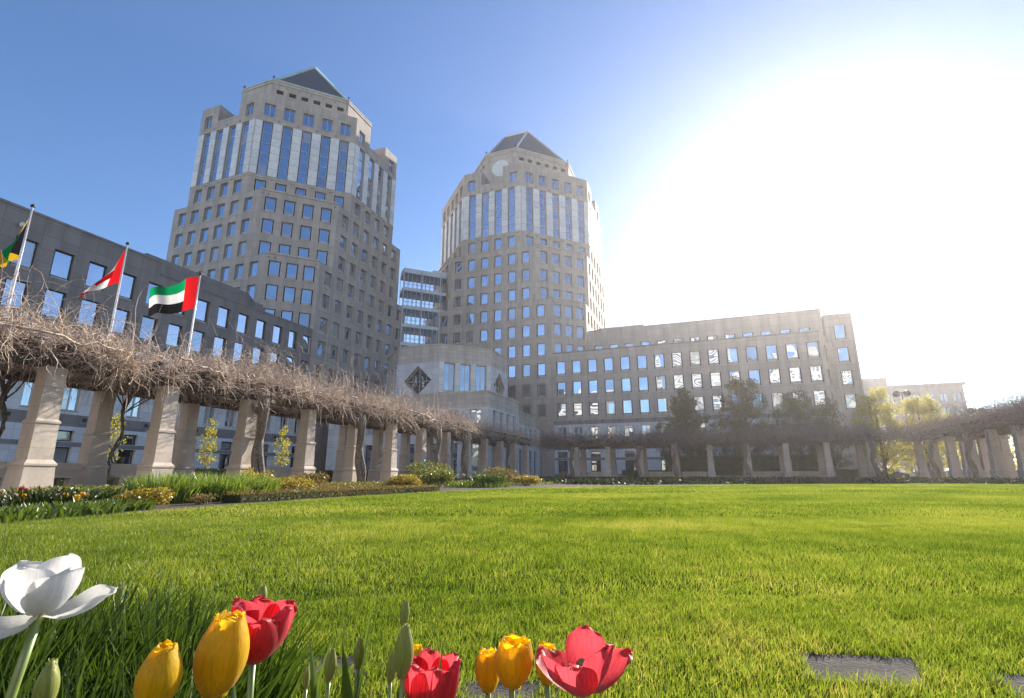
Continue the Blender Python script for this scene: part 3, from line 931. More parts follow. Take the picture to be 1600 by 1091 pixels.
# ------------------------------------------------------------------ distant office block, and the street blocks south of the lawn that the windows mirror or that bounce sunlight
def block(label, x0, x1, y0, y1, h, face, nx, nz, wall_m, ribbon=False, w=None, cornice=True):
    t = thing('office_block', label, 'building')
    wall = MB()
    C = [(x0, y0), (x1, y0), (x1, y1), (x0, y1)]
    for i in range(4):
        p0, p1 = C[i], C[(i + 1) % 4]
        L = math.hypot(p1[0] - p0[0], p1[1] - p0[1])
        if i in face:
            n = max(1, int(round(nx * L / (x1 - x0))))
            pitch = L / n
            st = (h - 2.0) / nz
            ww = w or pitch * 0.55
            ops = []
            for r in range(nz):
                if ribbon:
                    ops.append((0.8, L - 0.8, 1.2 + r * st, 1.2 + r * st + st * 0.48))
                else:
                    for k in range(n):
                        u = (k + 0.5) * pitch
                        ops.append((u - ww / 2, u + ww / 2, 1.2 + r * st, 1.2 + r * st + st * 0.58))
            facade(wall, p0, p1, 0, h, ops, 0.35)
            dx, dy = (p1[0] - p0[0]) / L, (p1[1] - p0[1]) / L
            th = math.atan2(dy, dx)
            cache = {}
            for (a, b, c, d) in ops:
                key = (round(b - a, 3), round(d - c, 3))
                if key not in cache:
                    f = MB(); hw, hh = key[0] / 2, key[1]
                    f.box(-hw, -hw + 0.1, 0.2, 0.3, 0, hh); f.box(hw - 0.1, hw, 0.2, 0.3, 0, hh)
                    f.box(-hw, hw, 0.2, 0.3, 0, 0.1); f.box(-hw, hw, 0.2, 0.3, hh - 0.1, hh); f.box(-0.05, 0.05, 0.2, 0.3, 0.1, hh - 0.1)
                    g = MB(); g.box(-hw, hw, 0.3, 0.34, 0, hh)
                    cache[key] = (f.mesh('window', M['bronze']), g.mesh('pane', M['glass_clear']))
                fm, gm = cache[key]
                o = add('window', fm, t, (p0[0] + dx * (a + b) / 2, p0[1] + dy * (a + b) / 2, c), th)
                add('pane', gm, o)
        else:
            facade(wall, p0, p1, 0, h, [])
        if cornice:
            strip_on(wall, p0, p1, h - 0.3, h + 0.35, 0.5, 0, 0.5)
            strip_on(wall, p0, p1, h - 5.2, h - 4.8, 0.15, 0, 0.15)
    wall.build('wall', wall_m, t)
    r = MB(); r.poly([(x, y, h - 0.05) for x, y in C]); r.build('roof', M['roof'], t)
    return t
M['far_wall'] = mat_stone('tan_masonry', (0.36, 0.34, 0.33), bw=2.4, bh=1.2)
M['white_wall'] = mat_stone('pale_concrete', (0.62, 0.57, 0.50), bw=3.0, bh=2.0)
fb = block('distant tan masonry block with a flat cornice, beyond the yellow green trees', 26.0, 65.6, 170.0, 200.0, 24.6, (0,), 13, 6, M['far_wall'], w=1.9)
pu = MB(); pu.box(44.0, 51.0, 178, 186, 24.5, 28.6); pu.box(39.5, 44.0, 176, 184, 24.5, 27.2); pu.box(51.0, 55.5, 178, 186, 24.5, 26.2)
pu.build('roof_plant', M['far_wall'], fb)
an = MB(); an.tube([(52.4, 176, 24.5), (52.4, 176, 28.8)], 0.1, 5); an.tube([(37.2, 172, 24.5), (37.2, 172, 28)], 0.12, 5)
an.build('antenna', M['bronze'], fb)
# ------------------------------------------------------------------ ground
g = MB(); g.quad((-900, -700, -0.02), (900, -700, -0.02), (900, 1200, -0.02), (-900, 1200, -0.02))
structure(g.build('ground', M['paving']))

LAWN = [(-6.2, -6.0), (-6.5, 0.0), (-6.86, 3.33), (-7.2, 4.2), (-7.5, 5.2), (-7.7, 6.6), (-7.85, 8.0), (-8.05, 10.0), (-8.1, 12.5), (-8.0, 15.5), (-7.2, 19.5),
        (-5.6, 23.0), (-3.0, 26.6), (1.3, 31.6), (6.7, 36.0), (12.1, 38.4), (16.0, 38.9), (18.5, 37.5), (19.4, 33.0), (19.6, 20.0), (19.4, 5.0), (19.0, -6.0)]
BED = [(-21.0, -6.0), (-21.0, 69.6), (21.6, 69.6), (21.6, -6.0)]

def inside_poly(x, y, poly):
    n = len(poly); c = np.zeros(len(x), dtype=bool); j = n - 1
    for i in range(n):
        xi, yi = poly[i]; xj, yj = poly[j]
        hit = ((yi > y) != (yj > y)) & (x < (xj - xi) * (y - yi) / (yj - yi + 1e-12) + xi)
        c ^= hit; j = i
    return c

b = MB(); b.poly([(x, y, 0.0) for x, y in BED[::-1]][::-1])
structure(b.build('planting_bed', M['soil']))

def mat_lawn():
    m, nt, out = new_mat('lawn_soil')
    gq = N(nt, "ShaderNodeNewGeometry")
    n1 = N(nt, "ShaderNodeTexNoise"); n1.inputs["Scale"].default_value = 1.2; n1.inputs["Detail"].default_value = 8
    n2 = N(nt, "ShaderNodeTexNoise"); n2.inputs["Scale"].default_value = 60; n2.inputs["Detail"].default_value = 4
    nt.links.new(gq.outputs["Position"], n1.inputs["Vector"]); nt.links.new(gq.outputs["Position"], n2.inputs["Vector"])
    a = ramp(nt, n1.outputs[0], [(0.3, (0.03, 0.045, 0.010)), (0.7, (0.06, 0.08, 0.016))])
    c = ramp(nt, n2.outputs[0], [(0.3, (0.55, 0.55, 0.5)), (0.7, (1.15, 1.15, 1.1))])
    mx = N(nt, "ShaderNodeMix", data_type='RGBA', blend_type='MULTIPLY'); mx.inputs[0].default_value = 1
    nt.links.new(a, mx.inputs[6]); nt.links.new(c, mx.inputs[7])
    p = N(nt, "ShaderNodeBsdfPrincipled"); p.inputs["Roughness"].default_value = 1.0; p.inputs["Specular IOR Level"].default_value = 0.0
    nt.links.new(mx.outputs[2], p.inputs["Base Color"]); nt.links.new(p.outputs[0], out.inputs[0])
    return m
l = MB(); l.poly([(x, y, 0.004) for x, y in LAWN[::-1]][::-1])
n0 = len(LAWN)
for i in range(n0):
    a_, b_ = LAWN[i], LAWN[(i + 1) % n0]
    l.quad((*a_, -0.01), (*a_, 0.004), (*b_, 0.004), (*b_, -0.01))
structure(l.build('lawn', mat_lawn()))

# stepping stones sunk in the turf
SLABS = [[(0.18, 1.58), (0.45, 1.62), (0.50, 1.87), (0.17, 1.80)], [(0.60, 1.60), (0.95, 1.62), (0.97, 1.85), (0.60, 1.80)],
         [(-0.62, 1.16), (-0.36, 1.22), (-0.38, 1.37), (-0.63, 1.28)], [(-1.00, 1.17), (-0.86, 1.24), (-0.95, 1.36), (-1.09, 1.28)],
         [(-1.66, 1.20), (-1.52, 1.26), (-1.70, 1.42), (-1.82, 1.35)]]
SL_LAB = ['grey stepping stone sunk in the turf at the lower right', 'grey stepping stone at the bottom right corner, second from the right tulip',
          'grey stepping stone behind the three yellow tulips', 'grey stepping stone half hidden behind the tulip buds',
          'grey stepping stone beside the narrow leaved clump at left']
for pts, lb in zip(SLABS, SL_LAB):
    cx_, cy_ = np.mean(pts, axis=0)
    s = MB()
    bot_ = [(x - cx_, y - cy_) for x, y in pts]; top_ = [(x * 0.97, y * 0.97) for x, y in bot_]
    s.prism(bot_, -0.01, 0.008); s.prism(bot_, 0.008, 0.013, top=top_)
    tag(s.build('stepping_stone', M['slab'], None, (cx_, cy_, 0.0)), lb, 'paving stone', 'stepping stones in the turf')

# ------------------------------------------------------------------ grass
def mat_grass():
    m = mat_leaf('grass_blades', (0.06, 0.105, 0.011), (0.21, 0.28, 0.042), trans=0.48, gloss=0.022, tcol=(1.5, 1.5, 0.6), rough=0.4, attr='var')
    for n in m.node_tree.nodes:
        if n.type == 'VALTORGB':
            e = n.color_ramp.elements.new(0.86); e.color = (0.235, 0.285, 0.05, 1)
            n.color_ramp.elements[-1].color = (0.36, 0.31, 0.13, 1)
    return m
M['grass'] = mat_grass()

CAMR = (math.cos(R(20.6)), math.sin(R(20.6))); CAMF = (-math.sin(R(20.6)), math.cos(R(20.6)))
def wedge_points(d0, d1, density, spread=1.22):
    """points of the lawn between two distances from the viewpoint, over more than the width seen"""
    area = spread * (d1 * d1 - d0 * d0)
    n = int(area * density)
    F = np.sqrt(rng.uniform(d0 * d0, d1 * d1, n))
    Rr = rng.uniform(-spread, spread, n) * F
    x = CAMF[0] * F + CAMR[0] * Rr; y = CAMF[1] * F + CAMR[1] * Rr
    k = inside_poly(x, y, LAWN)
    return x[k], y[k]

def patch_noise(x, y, s, seed):
    r = np.random.default_rng(seed); v = np.zeros(len(x))
    for _ in range(7):
        a = r.uniform(0, 2 * np.pi); k = s * r.uniform(0.5, 2.2); ph = r.uniform(0, 6.28)
        v += np.sin((x * np.cos(a) + y * np.sin(a)) * k + ph)
    return v / 7

def blades(x, y, h, w, lean, segs, z0=0.004):
    n = len(x)
    yaw = rng.uniform(0, 2 * np.pi, n); la = rng.uniform(0, 2 * np.pi, n)
    lx = np.cos(la) * lean + 0.10 * h; ly = np.sin(la) * lean - 0.06 * h
    wx = np.cos(yaw) * w / 2; wy = np.sin(yaw) * w / 2
    dry = np.clip(patch_noise(x, y, 2.1, 77) - 0.28, 0, 1) * 1.3
    var = np.clip(0.46 + 0.25 * rng.standard_normal(n) + 0.5 * patch_noise(x, y, 1.4, 5) + 0.35 * patch_noise(x, y, 12.0, 6) + dry * rng.uniform(0, 1, n), 0, 1)
    z = np.full(n, z0)
    if segs == 1:
        V = np.stack([np.stack([x - wx, y - wy, z], 1), np.stack([x + wx, y + wy, z], 1), np.stack([x + lx, y + ly, z + h], 1)], 1)
        F = np.arange(n * 3).reshape(n, 3)
        return V.reshape(-1, 3), F, np.repeat(var, 3)
    mx, my = x + lx * 0.32, y + ly * 0.32
    V = np.stack([np.stack([x - wx, y - wy, z], 1), np.stack([x + wx, y + wy, z], 1),
                  np.stack([mx + wx * 0.8, my + wy * 0.8, z + h * 0.6], 1), np.stack([mx - wx * 0.8, my - wy * 0.8, z + h * 0.6], 1),
                  np.stack([x + lx, y + ly, z + h], 1)], 1)
    i = np.arange(n)[:, None] * 5
    F = np.concatenate([i + np.array([[0, 1, 2]]), i + np.array([[0, 2, 3]]), i + np.array([[3, 2, 4]])])
    return V.reshape(-1, 3), F, np.repeat(var, 5)

CLUMPS = [(-1.22, 0.52, 0.28), (-1.02, 0.80, 0.22), (-1.45, 0.86, 0.26), (-0.80, 0.52, 0.18)]
def make_grass():
    Vs, Fs, As, off = [], [], [], 0
    for d0, d1, dens, hh, ww, seg in ((0.5, 2.3, 25000, 0.030, 0.0023, 2), (2.3, 6.5, 8000, 0.030, 0.0038, 1), (6.5, 15.0, 1600, 0.034, 0.0085, 1), (15.0, 46.0, 270, 0.04, 0.027, 1)):
        x, y = wedge_points(d0, d1, dens, 1.22 if d1 < 40 else 1.12)
        keep = np.ones(len(x), dtype=bool)
        edge = np.ones(len(x))
        for s in SLABS:
            c = np.mean(s, axis=0)
            inner = [tuple(c + (np.array(p) - c) * (0.86 if s[0][0] > 0 else 0.6)) for p in s]
            keep &= ~inside_poly(x, y, inner)
        for (ccx, ccy, cr) in CLUMPS:
            keep &= ((x - ccx) ** 2 + (y - ccy) ** 2) > (cr * 0.85) ** 2
        x, y = x[keep], y[keep]
        pn = patch_noise(x, y, 2.6, 11); pn2 = patch_noise(x, y, 9.0, 12); pn3 = patch_noise(x, y, 34.0, 13)
        h = hh * np.clip(1 + 0.4 * pn + 0.35 * pn2 + 0.4 * pn3, 0.5, 1.8) * rng.uniform(0.6, 1.25, len(x))
        V, F, A = blades(x, y, h, np.full(len(x), ww) * rng.uniform(0.7, 1.3, len(x)), h * rng.uniform(0.1, 0.75, len(x)), seg)
        Vs.append(V); Fs.append(F + off); As.append(A); off += len(V)
    me = np_mesh('lawn_grass', np.concatenate(Vs), np.concatenate(Fs), M['grass'], np.concatenate(As))
    stuff(tag(add('lawn_grass', me), 'bright green mown grass covering the lawn', 'grass'))
make_grass()

# ------------------------------------------------------------------ pergola
def column_mesh():
    s = MB()
    def sq(w0, z0, w1, z1):
        a, b_ = w0 / 2, w1 / 2
        s.prism([(-a, -a), (a, -a), (a, a), (-a, a)], z0, z1, 0, [(-b_, -b_), (b_, -b_), (b_, b_), (-b_, b_)])
    sq(0.76, 0.95, 0.71, 2.26); sq(0.71, 2.26, 0.78, 2.30); sq(0.78, 2.30, 0.78, 2.36); sq(0.78, 2.36, 0.645, 2.44); sq(0.645, 2.44, 0.61, 4.3)
    return s.mesh('column', M['column'])
def pedestal_mesh():
    s = MB()
    def sq(w0, z0, w1, z1):
        a, b_ = w0 / 2, w1 / 2
        s.prism([(-a, -a), (a, -a), (a, a), (-a, a)], z0, z1, 0, [(-b_, -b_), (b_, -b_), (b_, b_), (-b_, b_)])
    sq(1.0, 0.0, 1.0, 0.12); sq(0.98, 0.12, 0.90, 0.80); sq(0.90, 0.80, 0.97, 0.84); sq(0.97, 0.84, 0.97, 0.90); sq(0.97, 0.90, 0.77, 1.04)
    return s.mesh('pedestal', M['column'])
CM, PM = column_mesh(), pedestal_mesh()

def pergola(label, line, n, pitch, start, xf, xb, axis):
    """two rows of columns along an axis ('y' or 'x'), beams and rafters over them"""
    t = thing('pergola', label, 'pergola', group='stone column pergolas round the lawn')
    pos = [start + pitch * k for k in range(n)]
    def W(s, c): return (c, s) if axis == 'y' else (s, c)
    for c in (xf, xb):
        for s in pos:
            o = add('column', CM, t, (*W(s, c), 0.0)); add('pedestal', PM, o)
        bm = MB()
        a, b_ = W(pos[0] - 1.2, c - 0.24), W(pos[-1] + 1.2, c + 0.24)
        x0, x1 = sorted((a[0], b_[0])); y0, y1 = sorted((a[1], b_[1]))
        bm.box(x0, x1, y0, y1, 4.3, 4.86); bm.build('beam', M['beam'], t)
    lo, hi = min(xf, xb) - 0.75, max(xf, xb) + 0.75
    rm = MB()
    if axis == 'y': rm.box(lo - (lo + hi) / 2, hi - (lo + hi) / 2, -0.09, 0.09, 0, 0.3)
    else: rm.box(-0.09, 0.09, lo - (lo + hi) / 2, hi - (lo + hi) / 2, 0, 0.3)
    me = rm.mesh('rafter', M['beam'])
    k = 0
    s = pos[0] - 1.0
    while s < pos[-1] + 1.1:
        add('rafter', me, t, (*W(s, (lo + hi) / 2), 4.862)); s += pitch / 4
    pl = MB(); a, b_ = W(pos[0] - 2.2, min(xf, xb) - 1.0), W(pos[-1] + 2.2, max(xf, xb) + 1.0)
    x0, x1 = sorted((a[0], b_[0])); y0, y1 = sorted((a[1], b_[1]))
    pl.box(x0, x1, y0, y1, -0.015, 0.055); pl.build('plinth', M['paving'], t)
    return t
pergola('pergola of thick stone columns along the left side of the lawn under bare vines', 0, 15, 4.35, 2.5, -22.0, -26.2, 'y')
pergola('shaded pergola of stone columns across the far end of the lawn', 0, 9, 4.3, -17.0, 70.6, 74.8, 'x')
pergola('shaded pergola of stone columns along the right side of the lawn', 0, 7, 4.2, 47.0, 22.6, 26.8, 'y')

# ------------------------------------------------------------------ vines on the pergola
def twig_cloud(n, k, box, topf, rad, length, axis, up=0.35, nodes=2.0, droop=0.10):
    """n random wandering twigs starting in a box over the pergola"""
    (a0, a1), (c0, c1), (z0, z1) = box
    nn = max(6, int((a1 - a0) * (c1 - c0) * nodes))
    pick = rng.integers(0, nn, n)
    s = rng.uniform(a0, a1, nn)[pick] + rng.normal(0, 0.26, n); c = rng.uniform(c0, c1, nn)[pick] + rng.normal(0, 0.26, n)
    tp = 4.55 + (topf(s) - 4.55) * rng.uniform(0.55, 1.15, nn)[pick]
    edge = 1 - np.abs((c - (c0 + c1) / 2) / ((c1 - c0) / 2)) ** 3
    z = z0 + (tp - z0) * rng.beta(1.1, 1.7, n) * (0.35 + 0.65 * edge)
    P = np.zeros((n, k, 3)); 
    az = rng.uniform(0, 2 * np.pi, n); el = rng.normal(up, 0.5, n)
    L = length * rng.uniform(0.4, 1.5, n) / (k - 1)
    p = np.stack([s, c, z], 1)
    for j in range(k):
        P[:, j] = p
        d = np.stack([np.cos(az) * np.cos(el), np.sin(az) * np.cos(el), np.sin(el)], 1)
        p = p + d * L[:, None]
        az += rng.normal(0, 0.36, n); el += rng.normal(-droop, 0.30, n)
    if axis == 'y':
        P = P[:, :, [1, 0, 2]]
    r0 = rad * rng.uniform(0.6, 1.5, n)
    Rad = r0[:, None] * np.linspace(1.0, 0.35, k)[None]
    return P, Rad

def stems(n, k, box, rad, axis):
    (a0, a1), (c0, c1), (z0, z1) = box
    s0 = rng.uniform(a0, a1, n); s1 = s0 + rng.uniform(-1, 1, n) * (a1 - a0) * 0.55
    s1 = np.clip(s1, a0, a1)
    c = rng.uniform(c0, c1, n); z = rng.uniform(z0, z1, n)
    f = np.linspace(0, 1, k)[None]
    S = s0[:, None] + (s1 - s0)[:, None] * f
    C = c[:, None] + np.cumsum(rng.normal(0, 0.11, (n, k)), 1)
    Z = z[:, None] + np.cumsum(rng.normal(0, 0.09, (n, k)), 1)
    P = np.stack([S, C, Z], 2)
    if axis == 'y': P = P[:, :, [1, 0, 2]]
    r0 = rad * rng.uniform(0.5, 1.6, n)
    return P, r0[:, None] * np.linspace(1.0, 0.6, k)[None]

def trunk_mb(base, top, r, spread_pts, strands=4):
    """a twisted trunk of several strands that fork into the crown"""
    mb = MB()
    bx, by = base; tx, ty, tz = top
    for sidx in range(strands):
        ph = sidx * 2 * math.pi / strands; pts = []; rad = []
        for j in range(12):
            f = j / 11
            a = ph + f * 2.6
            rr = r * (0.62 - 0.15 * f) * (1 + 0.25 * math.sin(5 * f + sidx))
            pts.append((bx + (tx - bx) * f + rr * math.cos(a) + (0.05 + 0.02 / r) * math.sin(8 * f + 0.4 * sidx), by + (ty - by) * f + rr * math.sin(a) + 0.02 / r * math.sin(11 * f + 1 + 0.4 * sidx), -0.03 + tz * f))
            rad.append(r * (0.75 - 0.18 * f) * (1.35 if j == 0 else 1.0))
        mb.tube(pts, rad, 8)
    for q in spread_pts:
        pts = []; rad = []
        st = (tx, ty, tz - 0.9)
        for j in range(8):
            f = j / 7
            bend = math.sin(f * math.pi) * 0.35
            pts.append((st[0] + (q[0] - st[0]) * f + random.uniform(-.06, .06), st[1] + (q[1] - st[1]) * f + random.uniform(-.06, .06), st[2] + (q[2] - st[2]) * f + bend))
            rad.append(r * (0.5 - 0.36 * f))
        mb.tube(pts, rad, 6)
    return mb

def vine(label, axis, a0, a1, cf, cb, topf, n_tw, rad, k, base=None, tr=0.2, twigm='twig', sides=3, stem_n=40, length=1.1, drop=0.25, over=1.2):
    t = thing('wisteria_vine', label, 'vine', group='bare wisteria vines on the pergola')
    lo, hi = min(cf, cb), max(cf, cb)
    front_low = cf < cb
    c0, c1 = (lo - over, hi + 0.6) if front_low else (lo - 0.6, hi + over)
    P1, R1 = twig_cloud(int(n_tw * 0.68), k, ((a0 - 0.3, a1 + 0.3), (c0, c1), (4.55, 7)), topf, rad, length * 1.1, axis, 0.45, 1.3, 0.16)
    # drooping fringe along the lawn side
    fc = (lo - over, lo + 0.1) if front_low else (hi - 0.1, hi + over)
    P2, R2 = twig_cloud(int(n_tw * 0.13), k, ((a0, a1), fc, (4.5, 5)), lambda s: np.full(len(s), 5.4), rad, length * 0.8, axis, -0.1)
    P3, R3 = stems(stem_n, 14, ((a0 - 0.5, a1 + 0.5), (c0 + 0.15, c1 - 0.3), (4.45, 5.5)), rad * 2.6, axis)
    P4, R4 = twig_cloud(int(n_tw * 0.16), k + 3, ((a0, a1), (c0 + 0.3, c1 - 0.3), (5.0, 7)), topf, rad * 0.85, length * 2.1, axis, 0.8, 3.0, 0.24)
    parts = [tubes_np(P1, R1, sides), tubes_np(P2, R2, sides), tubes_np(P3, R3, max(4, sides)), tubes_np(P4, R4, sides)]
    V, F = join_np(parts)
    o = add('crown', np_mesh('crown', V, F, M[twigm]), t); stuff(o)
    if base is not None:
        sp = []
        for _ in range(6):
            s = base[2] + random.uniform(-2.4, 2.4) if False else (base[1] if axis == 'y' else base[0]) + random.uniform(-2.6, 2.6)
            c = random.uniform(lo - 0.5, hi + 0.5)
            q = (c, s) if axis == 'y' else (s, c)
            sp.append((*q, random.uniform(4.8, 5.6)))
        trunk_mb(base[:2], (base[0] + random.uniform(-.15, .15), base[1] + random.uniform(-.15, .15), 4.4), tr, sp).build('trunk', M['bark'], t, smooth=True)
    return t

LY = np.array([0, 10, 11.3, 12.7, 14.9, 16.7, 18.9, 20.6, 23.2, 25.6, 28.6, 31.5, 35, 38.6, 43, 48, 54, 59, 64, 70]); LZ = np.array([6.7, 6.8, 6.4, 5.7, 5.2, 5.4, 6.5, 7.3, 7.0, 5.5, 7.6, 5.7, 7.1, 5.7, 7.2, 5.6, 6.4, 5.5, 6.2, 6.1])
top_left = lambda s: np.interp(s, LY, LZ)
vine('bare wisteria in the left corner above the nearest columns, behind the first flagpole', 'y', 3.0, 12.6, -22, -26.2, top_left, 4700, 0.0125, 6, (-26.9, 12.3), 0.075, stem_n=90)
vine('bare wisteria hanging over the second column from the left, low between two flagpoles', 'y', 12.6, 17.4, -22, -26.2, top_left, 2700, 0.0125, 6, (-26.8, 16.9), 0.07, stem_n=60)
vine('tall bare wisteria with a thick twisted trunk at the third column', 'y', 17.4, 25.0, -22, -26.2, top_left, 3900, 0.0125, 6, (-21.2, 20.1), 0.2, stem_n=60)
vine('bare wisteria with a stout leaning trunk between the fourth and sixth columns', 'y', 25.0, 33.5, -22, -26.2, top_left, 3300, 0.0145, 5, (-21.1, 28.3), 0.21, stem_n=50)
vine('bare wisteria with a thin trunk in front of the pavilion diamond window', 'y', 33.5, 42.0, -22, -26.2, top_left, 2600, 0.017, 5, (-21.2, 38.7), 0.15, stem_n=40)
vine('bare wisteria below the pavilion parapet on the left colonnade', 'y', 42.0, 52.0, -22, -26.2, top_left, 2000, 0.02, 4, (-21.3, 43.9), 0.14, stem_n=40)
vine('bare wisteria at the far end of the left colonnade', 'y', 52.0, 66.5, -22, -26.2, top_left, 2000, 0.023, 4, (-21.6, 56.2), 0.14, stem_n=40)
FX = np.array([-30, -20, -16, -13, -4, 3.6, 11, 15, 20.9, 24, 30]); FZ = np.array([6.6, 6.6, 5.9, 5.9, 6.4, 6.0, 5.8, 5.6, 5.9, 6.2, 6.2])
top_far = lambda s: np.interp(s, FX, FZ)
far_v = [(-22.5, -14.0, -17.6, 'dark bare wisteria in the far left corner of the pergola'), (-14.0, -6.0, -8.7, 'dark bare wisteria on the far pergola below the wing windows'),
         (-6.0, 1.5, -4.1, 'dark bare wisteria on the far pergola in front of the tallest dark tree pair'), (1.5, 8.5, 4.3, 'dark bare wisteria on the far pergola in the middle of the dark trees'),
         (8.5, 15.0, None, 'dark bare wisteria on the far pergola left of the yellow green trees'), (15.0, 24.0, 17.6, 'dark bare wisteria in the far right corner with a leaning trunk')]
for a0, a1, tx, lb in far_v:
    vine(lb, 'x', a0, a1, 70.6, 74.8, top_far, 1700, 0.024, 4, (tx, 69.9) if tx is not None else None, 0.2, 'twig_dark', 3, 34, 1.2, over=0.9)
RY = np.array([40, 54, 60, 66, 72]); RZ = np.array([6.3, 6.6, 6.7, 6.3, 6.6])
top_right = lambda s: np.interp(s, RY, RZ)
for a0, a1, ty, lb in [(62.5, 72.0, 66.0, 'mounded dark bare wisteria at the far end of the right colonnade'), (53.0, 62.5, 58.0, 'dark bare wisteria over the middle of the right colonnade'), (44.0, 53.0, None, 'dark bare wisteria at the right edge of the picture')]:
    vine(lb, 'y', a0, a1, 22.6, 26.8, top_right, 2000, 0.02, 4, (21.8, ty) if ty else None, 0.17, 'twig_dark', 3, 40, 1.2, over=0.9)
# ------------------------------------------------------------------ foliage
def leaf_quads(C, size, up=0.25, flat=0.0, aspect=0.55, droop=0.0):
    """one small folded leaf (two triangles pairs) at every centre"""
    n = len(C)
    a = rng.standard_normal((n, 3)); a[:, 2] = a[:, 2] * (1 - flat) - droop
    a /= np.linalg.norm(a, axis=1, keepdims=True)
    b = np.cross(a, rng.standard_normal((n, 3))); b /= np.linalg.norm(b, axis=1, keepdims=True) + 1e-9
    s = (size * rng.uniform(0.6, 1.4, n))[:, None]
    tip = C + a * s; base = C - a * s * 0.2; mid = C + a * s * 0.35
    l_ = mid + b * s * aspect * 0.5; r_ = mid - b * s * aspect * 0.5
    V = np.stack([base, l_, tip, r_], 1).reshape(-1, 3)
    F = np.arange(n * 4).reshape(n, 4)
    return V, F

def blob_points(n, c, r, shell=0.5):
    d = rng.standard_normal((n, 3)); d /= np.linalg.norm(d, axis=1, keepdims=True)
    q = rng.uniform(0, 1, n) ** (1 / 3)
    q = shell * (0.75 + 0.25 * q) + (1 - shell) * q
    return np.asarray(c) + d * q[:, None] * np.asarray(r)

def tree(label, x, y, h, hw, crown0, leafm, n_leaf, leaf, profile='oval', trunk_r=0.16, cat='tree', group='trees behind the pergola', limbs=16, name='tree', clump=0.8, wood='trunk'):
    t = thing(name, label, cat, (x, y, 0), 0, group)
    tr = MB()
    lean = (random.uniform(-.15, .15), random.uniform(-.15, .15))
    pts = [(lean[0] * f, lean[1] * f, -0.05 + (h * 0.93) * f) for f in np.linspace(0, 1, 10)]
    tr.tube(pts, [trunk_r * (1.25 - f) if f > 0.05 else trunk_r * 1.5 for f in np.linspace(0, 1, 10)], 8)
    cl = []
    for i in range(limbs):
        f = (i + 0.5) / limbs
        z = crown0 * 0.7 + (h - crown0) * f * 0.8
        zz = z + (h - crown0) * random.uniform(0.12, 0.3)
        fr = min(1, max(0, (zz - crown0) / (h - crown0)))
        w = hw * ((math.sin(math.pi * min(1, fr * 0.72 + 0.22))) ** 0.8 if profile == 'oval' else min(1.0, (1 - fr) * 1.75 + 0.10))
        a = i * 2.4 + random.uniform(-.4, .4)
        q = (w * 0.8 * math.cos(a), w * 0.8 * math.sin(a), min(zz, h * 0.97))
        st = (lean[0] * z / h, lean[1] * z / h, z)
        ln = [tuple(np.array(st) + (np.array(q) - np.array(st)) * g + np.array([0, 0, 0.25 * math.sin(g * 3.1)])) for g in (0, .35, .7, 1)]
        r0 = trunk_r * 0.42 * (1.1 - f)
        tr.tube(ln, [r0, r0 * .7, r0 * .45, r0 * .2], 5)
        cl.append(q)
        for _ in range(9):
            g = random.uniform(0.3, 1.0)
            b_ = np.array(st) + (np.array(q) - np.array(st)) * g
            e_ = b_ + np.array([random.uniform(-.8, .8), random.uniform(-.8, .8), random.uniform(0.1, 1.1)]) * clump
            tr.tube([tuple(b_), tuple((b_ + e_) / 2 + 0.05), tuple(e_)], [r0 * .35, r0 * .22, r0 * .1], 3)
            cl.append(tuple(e_))
    tr.build('trunk', M[wood], t, smooth=True)
    for _ in range(int(limbs * 2.0)):
        fr = random.uniform(0.0, 0.97)
        w = hw * ((math.sin(math.pi * min(1, fr * 0.72 + 0.22))) ** 0.8 if profile == 'oval' else min(1.0, (1 - fr) * 1.75 + 0.10))
        a = random.uniform(0, 6.283); q = w * math.sqrt(random.uniform(0.15, 1.0)) * 0.97
        cl.append((q * math.cos(a), q * math.sin(a), crown0 + (h - crown0) * fr))
    cl = np.array(cl)
    per = max(1, n_leaf // len(cl))
    C = np.concatenate([blob_points(int(per * random.uniform(0.3, 1.6)), c, (clump * random.uniform(.35, 0.9), clump * random.uniform(.35, 0.9), clump * random.uniform(.35, 1.0)), 0.15) for c in cl])
    C[:, 2] = np.maximum(C[:, 2], 0.25)
    V, F = leaf_quads(C, leaf)
    stuff(add('crown', np_mesh('crown', V, F, M[leafm]), t))
    return t

M['leaf_dark'] = mat_leaf('dark_tree_leaves', (0.034, 0.058, 0.016), (0.10, 0.115, 0.032), trans=0.4, gloss=0.05)
M['leaf_spring'] = mat_leaf('spring_leaves', (0.25, 0.24, 0.03), (0.42, 0.37, 0.06), trans=0.55, gloss=0.04)
M['leaf_shrub'] = mat_leaf('shrub_leaves', (0.07, 0.10, 0.018), (0.19, 0.19, 0.035), trans=0.4, gloss=0.06)
M['leaf_gold'] = mat_leaf('golden_leaves', (0.20, 0.16, 0.022), (0.33, 0.25, 0.05), trans=0.42, gloss=0.05)
M['leaf_brown'] = mat_leaf('heath_foliage', (0.13, 0.105, 0.045), (0.23, 0.17, 0.075), trans=0.3, gloss=0.03)
M['leaf_hedge'] = mat_leaf('clipped_yew', (0.012, 0.022, 0.008), (0.035, 0.05, 0.016), trans=0.2, gloss=0.04)
M['leaf_bulb'] = mat_leaf('bulb_leaves', (0.045, 0.08, 0.014), (0.11, 0.16, 0.03), trans=0.38, gloss=0.06, rough=0.35)
M['leaf_narrow'] = mat_leaf('narrow_leaves', (0.022, 0.042, 0.008), (0.06, 0.10, 0.018), trans=0.38, gloss=0.015, rough=0.35)
M['leaf_iris'] = mat_leaf('strap_leaves', (0.075, 0.13, 0.02), (0.19, 0.255, 0.05), trans=0.45, gloss=0.06)

